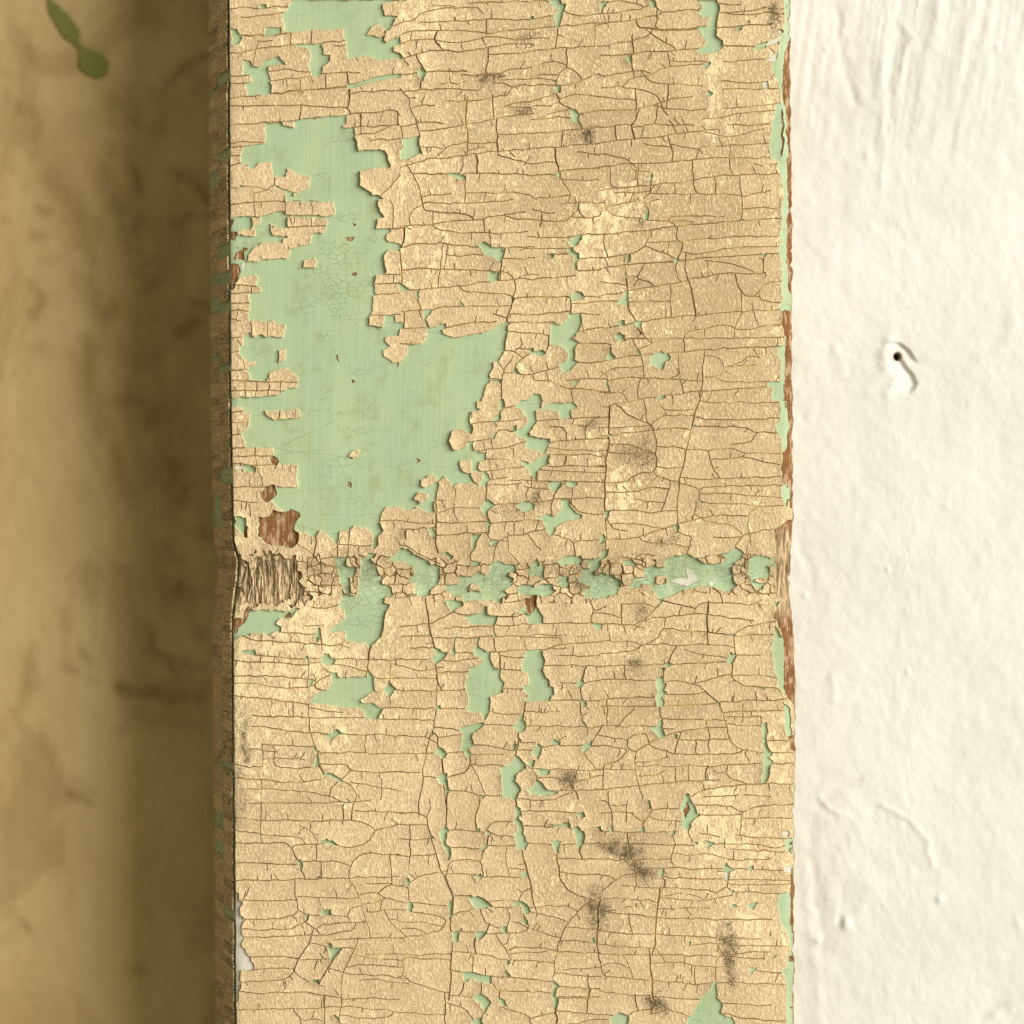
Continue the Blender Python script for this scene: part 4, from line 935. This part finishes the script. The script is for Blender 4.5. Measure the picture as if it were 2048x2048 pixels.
def inpoly(pt, p):
    x, y = pt; a = p; b = np.roll(p, -1, 0); m = (a[:, 1] > y) != (b[:, 1] > y)
    xc = a[m, 0]+(y-a[m, 1])*(b[m, 0]-a[m, 0])/(b[m, 1]-a[m, 1]); return (np.sum(xc > x) & 1) == 1
def regions(F, tol, amin):
    """list of (area, [outer, holes...]) in survey units"""
    outs, holes = [], []; sgn = None
    for p in contours(F):
        A = area(p)*G*G
        (outs if A > 0 else holes).append((abs(A), p*G+(X0, Y0)))
    if sum(a for a, _ in holes) > sum(a for a, _ in outs): outs, holes = holes, outs
    R = [[a, [simplify(p, tol)], p] for a, p in outs if a >= amin]
    bb = np.array([(*r[2].min(0), *r[2].max(0)) for r in R])
    for a, p in holes:
        if a < 4: continue
        c = p[0]; best = None
        for i in np.nonzero((bb[:, 0] <= c[0]) & (bb[:, 2] >= c[0]) & (bb[:, 1] <= c[1]) & (bb[:, 3] >= c[1]))[0]:
            if R[i][0] > a and (best is None or R[i][0] < R[best][0]) and inpoly(c, R[i][2]): best = i
        if best is not None: R[best][1].append(simplify(p, tol))
    return [(a, l) for a, l, _ in R]
def inset(p, d):
    a = area(p); e = np.roll(p, -1, 0)-p; L = np.hypot(e[:, 0], e[:, 1])[:, None]+1e-9; nrm = np.stack([-e[:, 1], e[:, 0]], -1)/L
    m = nrm+np.roll(nrm, 1, 0); m = m/np.maximum(np.hypot(m[:, 0], m[:, 1])[:, None], .5)
    return p+m*d
def plate(F, loops, step, ins, topfun, botfun, jit=.3):
    """solid plate with bevelled rim: top sheet + rim"""
    sg = 1 if area(loops[0]) > 0 else -1
    rings = [inset(p, ins*sg) for p in loops]
    pts = np.vstack(rings); ed = []; k = 0
    for r_ in rings: n = len(r_); ed += [(k+i, k+(i+1) % n) for i in range(n)]; k += n
    mn, mx = pts.min(0), pts.max(0)
    gx, gy = np.meshgrid(np.arange(mn[0]+step*.5, mx[0], step), np.arange(mn[1]+step*.5, mx[1], step))
    ip = np.stack([gx.ravel(), gy.ravel()], -1)
    if len(ip): ip = ip+RNG.uniform(-jit, jit, ip.shape)*step; ip = ip[samp(F, ip[:, 0], ip[:, 1]) > max(2.5, step*.3)]
    # only interior points inside this very plate
    allp = np.vstack([pts, ip]) if len(ip) else pts
    v, _, fc, *_ = delaunay_2d_cdt([Vector((a, -b)) for a, b in allp], ed, [], 1, 1e-5)
    V = np.array([(a.x, -a.y) for a in v]); T = np.array(fc)
    if len(T) == 0: return None
    if len(rings) > 1:
        c = V[T].mean(1); T = T[samp(F, c[:, 0], c[:, 1]) > .1]
    if len(T) == 0: return None
    top = np.column_stack([V, topfun(V[:, 0], V[:, 1])])
    vs_, fs, em = [top], [T], [np.zeros(len(V))]; off = len(V)
    for r_, o_ in zip(rings, loops):
        n = len(o_); up = np.column_stack([r_, topfun(r_[:, 0], r_[:, 1])]); lo = np.column_stack([o_, botfun(o_[:, 0], o_[:, 1])])
        vs_ += [up, lo]; em += [np.ones(n)*.85, np.ones(n)]
        i = np.arange(n); j = (i+1) % n
        fs.append(np.stack([off+i, off+n+i, off+n+j, off+j], -1) if sg < 0 else np.stack([off+j, off+n+j, off+n+i, off+i], -1)); off += 2*n
    VV = np.vstack(vs_); faces = fs[0].tolist()
    for q3 in fs[1:]: faces += q3.tolist()
    return VV, faces, np.concatenate(em), len(fs[0])

# ---- stains on the painted face: (x, y, rx, ry, strength)
DIRT = [(1185,855,32,22,.95),(1272,918,52,34,.8),(1300,880,22,30,.6),(1150,740,30,30,.35),(1235,775,35,25,.45),(1262,1705,48,34,.95),(1290,1755,38,26,1.0),(1225,1690,30,18,.7),(1188,1812,26,34,.95),(1305,1992,34,20,.85),(1325,2010,20,20,.7),(1140,1562,28,20,1.0),(1120,1535,30,20,.45),
        (985,158,26,16,1.0),(915,68,20,10,.7),(1042,68,22,22,.75),(1070,65,16,18,.6),(1040,215,26,16,.55),(1062,225,20,14,.6),(1175,265,30,24,.6),(1120,260,50,40,.35),(1178,275,12,22,.7),(1235,100,30,25,.3),(1050,340,30,10,.5),(1075,380,40,25,.25),(1282,1222,30,24,.75),(1272,1322,18,20,.6),(1262,1345,40,30,.4),(1345,1065,26,20,.55),(1320,1078,30,14,.6),
        (1215,655,45,35,.4),(1260,555,30,20,.45),(1285,572,24,22,.4),(1180,580,50,22,.4),(1545,38,16,34,.75),(1540,20,24,16,.5),(1555,330,22,110,.35),(1475,330,24,90,.45),(1455,200,14,60,.35),(1545,580,14,90,.45),(1462,1905,18,60,.85),(1470,1960,20,30,.7),(1450,1860,16,30,.5),(1530,1640,30,60,.35),(1540,300,20,20,.5),
        (590,168,16,7,.8),(600,178,8,6,1.0),(480,100,12,40,.3),(1065,995,16,20,.8),(1140,985,18,16,.75),(1085,985,18,10,.6),(1018,985,22,14,.5),(1020,1025,40,14,.55),(490,1440,14,90,.6),(485,1500,10,60,.7),(505,1310,20,70,.35),(480,1270,14,40,.5),(480,1590,14,60,.5),(480,1650,14,60,.35),(478,1700,14,30,.4),
        (1210,1795,40,30,.45),(1200,1850,30,60,.3),(1205,1905,60,60,.25),(1310,1900,20,20,.3),(1240,1610,60,40,.22),(1230,1480,40,30,.3),(1240,1370,80,50,.22),(1330,1180,110,30,.3),(960,1140,240,40,.25),(1150,1150,260,40,.32),(1480,1150,90,50,.45),(700,1140,90,45,.2),(1520,1130,40,30,.6),(1200,1160,60,30,.3),(640,1150,50,50,.5),(1155,1150,50,30,.25),(1370,1910,60,40,.25),(880,1960,120,50,.08),
        (480,170,30,30,.35),(560,1000,40,30,.3),(500,1015,30,14,.55),(470,1035,24,10,.4)]
YEL = [(1190,450,60,75,.85),(1135,480,40,60,.45),(830,25,40,30,.8),(870,75,40,60,.5),(1000,200,200,140,.12),(870,460,80,70,.35),(860,340,60,60,.35),(1245,400,60,60,.35),(560,20,22,22,.9),(550,55,16,30,.8),(1010,985,26,18,.9),(560,1400,110,190,.40),(640,1290,130,60,.45),(600,1230,90,40,.6),(680,1075,60,35,.6),(640,1400,60,200,.3),(720,1480,120,200,.22),
       (1420,240,12,110,.9),(1432,130,22,40,.7),(1455,290,12,100,.55),(1545,160,26,120,.75),(1555,420,16,260,.55),(1450,1680,80,90,.6),(1500,1860,80,130,.6),(1440,1630,40,60,.6),(1560,1500,30,180,.5),(1530,1250,40,60,.3),(1260,985,30,18,.9),(1240,1010,26,40,.6),(1220,960,30,24,.5),(1230,860,30,40,.35),(1240,470,12,30,.4),(1250,640,30,50,.7),(860,560,60,60,.35),(1120,560,60,50,.25),
       (495,180,14,80,.6),(480,90,12,60,.5),(480,1330,18,120,.7),(500,1480,40,100,.35),(1080,1160,100,30,.3),(1180,1240,40,40,.3),(640,1215,60,20,.4),(480,1050,40,30,.5),(1130,1640,200,200,-.12),(900,1800,250,200,-.10),(1340,700,150,200,-.08),(850,1350,150,100,.10)]
FILM = [(1150,200,330,260,.75),(1330,470,200,220,.8),(1260,900,140,130,.8),(1150,760,140,120,.5),(1250,1380,190,150,.7),(1240,1700,120,120,.6),(1230,1900,160,120,.45),(1420,700,120,220,.55),(1050,1000,160,100,.4),(1350,1150,220,60,.4),(600,180,120,60,.35),(1000,480,150,120,.35),(900,1150,300,50,.3),(1500,900,60,250,.3)]
DIRT += [(RNG.uniform(860, 1420), RNG.uniform(0, 2040), RNG.uniform(8, 22), RNG.uniform(6, 16), RNG.uniform(.2, .5)) for _ in range(70)]
def blobs(L, x, y):
    s = np.zeros(np.shape(x)); wx = x+12*vnoise(x/14, y/14, 71)+22*vnoise(x/34, y/34, 73); wy = y+12*vnoise(x/14, y/14, 72)+22*vnoise(x/34, y/34, 74)
    for a, b, rx, ry, k in L: s = s+k*np.exp(-(((wx-a)/rx)**2+((wy-b)/ry)**2))
    return s

board = bpy.data.objects.new("painted_board", None); sc.collection.objects.link(board); board.location = (0, .02, (1024-5200)*S)
tag(board, "upright old wooden board with crackled cream paint flaking off pale green paint", "board")

# ---- wooden core: face, torn fibres, right arris, left moulding
ys = np.concatenate([np.arange(-3000, Y0, 140.), np.arange(Y0, Y1+1, 5.0), np.arange(Y1+40, 5200, 140.)]); us = np.concatenate([np.linspace(0, .16, 70)[:-1], np.linspace(.16, .94, 90)[:-1], np.linspace(.94, 1, 26)])
EL, ER = eleft(ys)[:, None], eright(ys)[:, None]; WX = EL+(ER-EL)*us[None]; WY = ys[:, None]+0*WX
fib = np.zeros((GH, GW), np.float32)
for p in POLY['f']:
    r = sdpoly(p)
    if r: fib[r[0]] = np.maximum(fib[r[0]], np.clip(.5+r[1]/8, 0, 1))
fm = samp(fib, WX, WY); rw = sstep(1540, 1560, WX)*sstep(1050, 1075, WY)*sstep(1250, 1210, WY)
WXs = WX+3*vnoise(WX/30, WY/40, 80); ridge = fbm(WXs/4.5+WY/50, WY/26, 81, 3)*5 + fbm(WXs/11+WY/60, WY/34, 84, 3)*8 - 9*np.abs(vnoise(WXs/6, WY/90, 88))**.7
WH = Hs(WX, WY)-2.4 + fm*(ridge+4) + rw*(fbm(WX/6, WY/70, 83, 3)*8) + (1-fm)*fbm(WX/8, WY/60, 85, 2)*.9
nr, nc = WX.shape
verts = [P3(WX, WY, WH).reshape(-1, 3)]; faces = grid_faces(nr, nc)[:, ::1].tolist(); fibv = [np.clip(fm+.75*rw, 0, 1).ravel()]; off = nr*nc
PROF = [(0, -2.4), (-3, -6), (-29, -98), (-33, -100), (-33, -105), (-28, -111), (-60, -222), (-62, -228), (-62, -420)]
def strip(cols):
    global off
    v = np.stack(cols, 1); m = v.shape[1]; verts.append(v.reshape(-1, 3)); fibv.append(np.zeros(v.shape[0]*m))
    faces.extend((grid_faces(v.shape[0], m)+off).tolist()); off += v.shape[0]*m
h0 = Hs(EL[:, 0], ys)
right = [P3(ER[:, 0], ys, WH[:, -1]), P3(ER[:, 0]+2+3*fbm(ys/12, ys*0, 90, 2), ys, WH[:, -1]-8), P3(ER[:, 0]+1.5, ys, WH[:, -1]*0-60), P3(ER[:, 0]+1, ys, WH[:, -1]*0-420)]
strip(right)
core = mesh_obj("wood_core", np.vstack(verts), faces, M_WOOD, board, smooth=True, attrs={"fibre": np.concatenate(fibv)})
# loose splinters over the torn dent
sv, sf, so = [], [], 0
for _ in range(110):
    x = RNG.uniform(480, 618); y = RNG.uniform(1106, 1178); ln = RNG.uniform(25, 85)
    n7 = 6; t = np.linspace(0, 1, n7); w = RNG.uniform(.8, 2.6)*np.sin(np.pi*np.clip(t*.86+.07, 0, 1)); an = RNG.normal(.03, .09)
    cx = x+an*ln*t+1.5*np.sin(t*5+RNG.uniform(0, 6)); cy = np.minimum(y+ln*t, 1214+RNG.uniform(-6, 6)); ch = Hs(cx, cy)+RNG.uniform(-5, 5)+RNG.uniform(0, 4)*(1-t)
    if np.any(samp(fib, cx, cy) < .2): continue
    P = np.concatenate([P3(cx-w, cy, ch-2), P3(cx, cy, ch+w*.9), P3(cx+w, cy, ch-2)])
    for i in range(n7-1):
        for a in (0, n7): sf.append([so+a+i, so+a+i+1, so+a+n7+i+1, so+a+n7+i])
    sv.append(P); so += 3*n7
tag(mesh_obj("wood_splinters", np.vstack(sv), sf, M_WOOD, board, smooth=True, attrs={"fibre": np.ones(so)}), kind="stuff")
tag(core, "bare brown timber, torn into grey fibres at the dent")
mv = np.stack([P3(EL[:, 0]+a, ys, (WH[:, 0] if i < 2 else 0*ys)+b+(h0*0)) for i, (a, b) in enumerate(PROF)][::-1], 1)
mo = mesh_obj("moulding", mv.reshape(-1, 3), grid_faces(len(ys), len(PROF)), M_GREEN, board, smooth=False, attrs={"craze": np.zeros(mv.shape[0]*mv.shape[1]), "dirt_shade": np.full(mv.shape[0]*mv.shape[1], .42)})  # even dark value puts the shade of this side into its colour
tag(mo, "stepped left edge moulding in shade")

# ---- green undercoat: one sheet with holes down to the wood
def crz(x, y): return np.clip(1.0*np.exp(-((y-1155)/55)**2) + 1.1*np.exp(-(((x-685)/70)**2+((y-560)/110)**2)) + .8*np.exp(-(((x-745)/50)**2+((y-1210)/70)**2)) + .6*np.exp(-(((x-680)/70)**2+((y-900)/70)**2)) + .5*np.exp(-(((x-1555)/25)**2+((y-290)/70)**2)), 0, 1.4)
gi = 0
for A, loops in sorted(regions(FG, .5, 30), key=lambda t: -t[0]):
    r = plate(FG, loops, 9.0, .8, lambda x, y: Hs(x, y), lambda x, y: Hs(x, y)-2.6)
    if not r: continue
    V, F_, E_, nt = r
    o = mesh_obj("green_coat", P3(V[:, 0], V[:, 1], V[:, 2]), F_, M_GREEN, board, smooth=[1]*nt+[0]*(len(F_)-nt), attrs={"craze": crz(V[:, 0], V[:, 1]), "dirt_shade": np.clip(.5*blobs([(1150,1155,420,45,.9),(1030,985,30,20,.8),(480,500,30,30,.8),(700,1140,90,40,.7)], V[:, 0], V[:, 1]), 0, 1)})
for A, loops in regions(FP, .5, 25):
    r = plate(FP, loops, 14.0, .6, lambda x, y: Hs(x, y)+.9, lambda x, y: Hs(x, y)-.4)
    if r: mesh_obj("primer_patch", P3(r[0][:, 0], r[0][:, 1], r[0][:, 2]), r[1], M_PRIM, board, smooth=[1]*r[3]+[0]*(len(r[1])-r[3]))

for A, loops in regions(FC0-1.3, .6, 60):
    r = plate(FC0-1.3, loops, 10.0, .3, lambda x, y: Hs(x, y)+1.25, lambda x, y: Hs(x, y)-.3)
    if r: mesh_obj("crack_grime", P3(r[0][:, 0], r[0][:, 1], r[0][:, 2]), r[1], M_GRIME, board, smooth=[1]*r[3]+[0]*(len(r[1])-r[3]))
# ---- cream top coat: every plate between the cracks is a flake of its own
FLK = sorted(regions(FC, .42, 9), key=lambda t: -t[0])
rest = {'v': [], 'f': [], 'e': [], 'r': [], 'd': [], 'y': [], 's': []}; nro = 0; made = 0
def visible(A, loops): return A
for idx, (A, loops) in enumerate(FLK):
    c = loops[0].mean(0); th = 3.1+RNG.uniform(-.5, .9) - .7*sstep(1400, 1540, c[0]); tx, ty = RNG.normal(0, .010, 2); lift = RNG.uniform(-.2, 1.5)
    if A < 900: tx *= 3; ty *= 3
    inband = abs(c[1]-1157) < 60 and c[0] > 600
    if inband: th += RNG.uniform(-.6, 2.0); tx, ty = RNG.normal(0, .09, 2)
    sd_ = RNG.uniform(0, 99)
    l2 = RNG.uniform(0, 3.2)
    def top(x, y): return Hs(x, y)+th+l2*np.exp(-np.maximum(samp(FC0, x, y), 0)/5.0)+np.clip(tx*(x-c[0])+ty*(y-c[1]), -.5, 2.2)+lift*np.exp(-np.maximum(samp(FC, x, y), 0)/4.5)+fbm(x/26, y/15, 95, 2)*.8
    r = None
    for ins_ in ((.75, .3, .1) if A > 200 else (.45, .15, .05)):
        r = plate(FC, loops, 9.0, ins_, top, lambda x, y: Hs(x, y)-.5)
        if r:
            t3 = r[0][np.array(r[1][:r[3]])][:, :, :2]; u, v_ = t3[:, 1]-t3[:, 0], t3[:, 2]-t3[:, 0]
            if .5*np.abs(u[:, 0]*v_[:, 1]-u[:, 1]*v_[:, 0]).sum() > .7*(A-sum(abs(area(l)) for l in loops[1:]))-6: break
    if not r: continue
    V, F_, E_, nt = r; rn = RNG.random()
    P = P3(V[:, 0], V[:, 1], V[:, 2]); d_ = np.clip(blobs(DIRT, V[:, 0], V[:, 1])*.85, 0, 1); y_ = np.clip(.5*blobs(YEL, V[:, 0], V[:, 1])+fbm(V[:, 0]/60, V[:, 1]/80, 97, 3)*.32, -.3, .8); rr = np.clip(.72-.72*np.clip(blobs(FILM, V[:, 0], V[:, 1]), 0, 1)+.35*(rn-.5)+.6*fbm(V[:, 0]/24, V[:, 1]/34, 98, 2), 0, 1); sm = [1]*nt+[0]*(len(F_)-nt)
    if made < 300:
        mesh_obj("paint_flake", P, F_, M_CREAM, board, smooth=sm, attrs={"rnd": rr, "edge": E_, "dirt_shade": d_, "yel": y_}); made += 1
    else:
        rest['v'].append(P); rest['f'] += [[i+nro for i in t] for t in F_]; rest['e'].append(E_); rest['r'].append(rr); rest['d'].append(d_); rest['y'].append(y_); rest['s'] += sm; nro += len(V)
# flakes still clinging to the two steps of the moulding
for (a0, b0), (a1, b1) in ((PROF[1], PROF[2]), (PROF[5], PROF[6])):
    y = Y0+0.0
    nx, ny = -(b0-b1), (a0-a1); L = math.hypot(nx, ny); nx, ny = (nx/L, ny/L) if nx < 0 else (-nx/L, -ny/L)
    while y < Y1-8:
        ln = RNG.uniform(9, 34); y2 = min(y+ln, Y1)
        parts = [(0.02, .98)]
        for u0, u1 in parts:
            bare = RNG.random() < (.12 if y < 700 else .04) 
            if bare: continue
            t_ = RNG.uniform(2.6, 3.8); n8 = 5
            yy = np.concatenate([np.linspace(y+.4, y2-.4, n8), np.linspace(y2-.4, y+.4, n8)]); uu = np.concatenate([np.full(n8, u0), np.full(n8, u1)])+RNG.normal(0, .018, 2*n8)
            ex = eleft(yy); bx_ = ex+a0+(a1-a0)*uu; bh = b0+(b1-b0)*uu
            lo = P3(bx_, yy+RNG.normal(0, .8, 2*n8), bh); hi = P3(bx_+nx*t_, yy, bh-ny*t_*-1 if False else bh+(-ny)*t_*0+t_*.25)
            P = np.vstack([hi, lo]); m8 = 2*n8
            F_ = [list(range(m8))[::-1]]+[[i, (i+1) % m8, m8+(i+1) % m8, m8+i] for i in range(m8)]
            rest['v'].append(P); rest['f'] += [[i+nro for i in t] for t in F_]; rest['e'].append(np.zeros(2*m8)); rest['r'].append(np.full(2*m8, .4*RNG.random())); rest['d'].append(np.full(2*m8, .35+.3*RNG.random())); rest['y'].append(np.zeros(2*m8)); rest['s'] += [0]*len(F_); nro += 2*m8  # raised dark value paints the moulding's shade into these flakes
        y = y2
tag(mesh_obj("small_paint_flakes", np.vstack(rest['v']), rest['f'], M_CREAM, board, smooth=rest['s'], attrs={"rnd": np.concatenate(rest['r']), "edge": np.concatenate(rest['e']), "dirt_shade": np.concatenate(rest['d']), "yel": np.concatenate(rest['y'])}), kind="stuff")
print("flakes", len(FLK), "rest verts", nro)
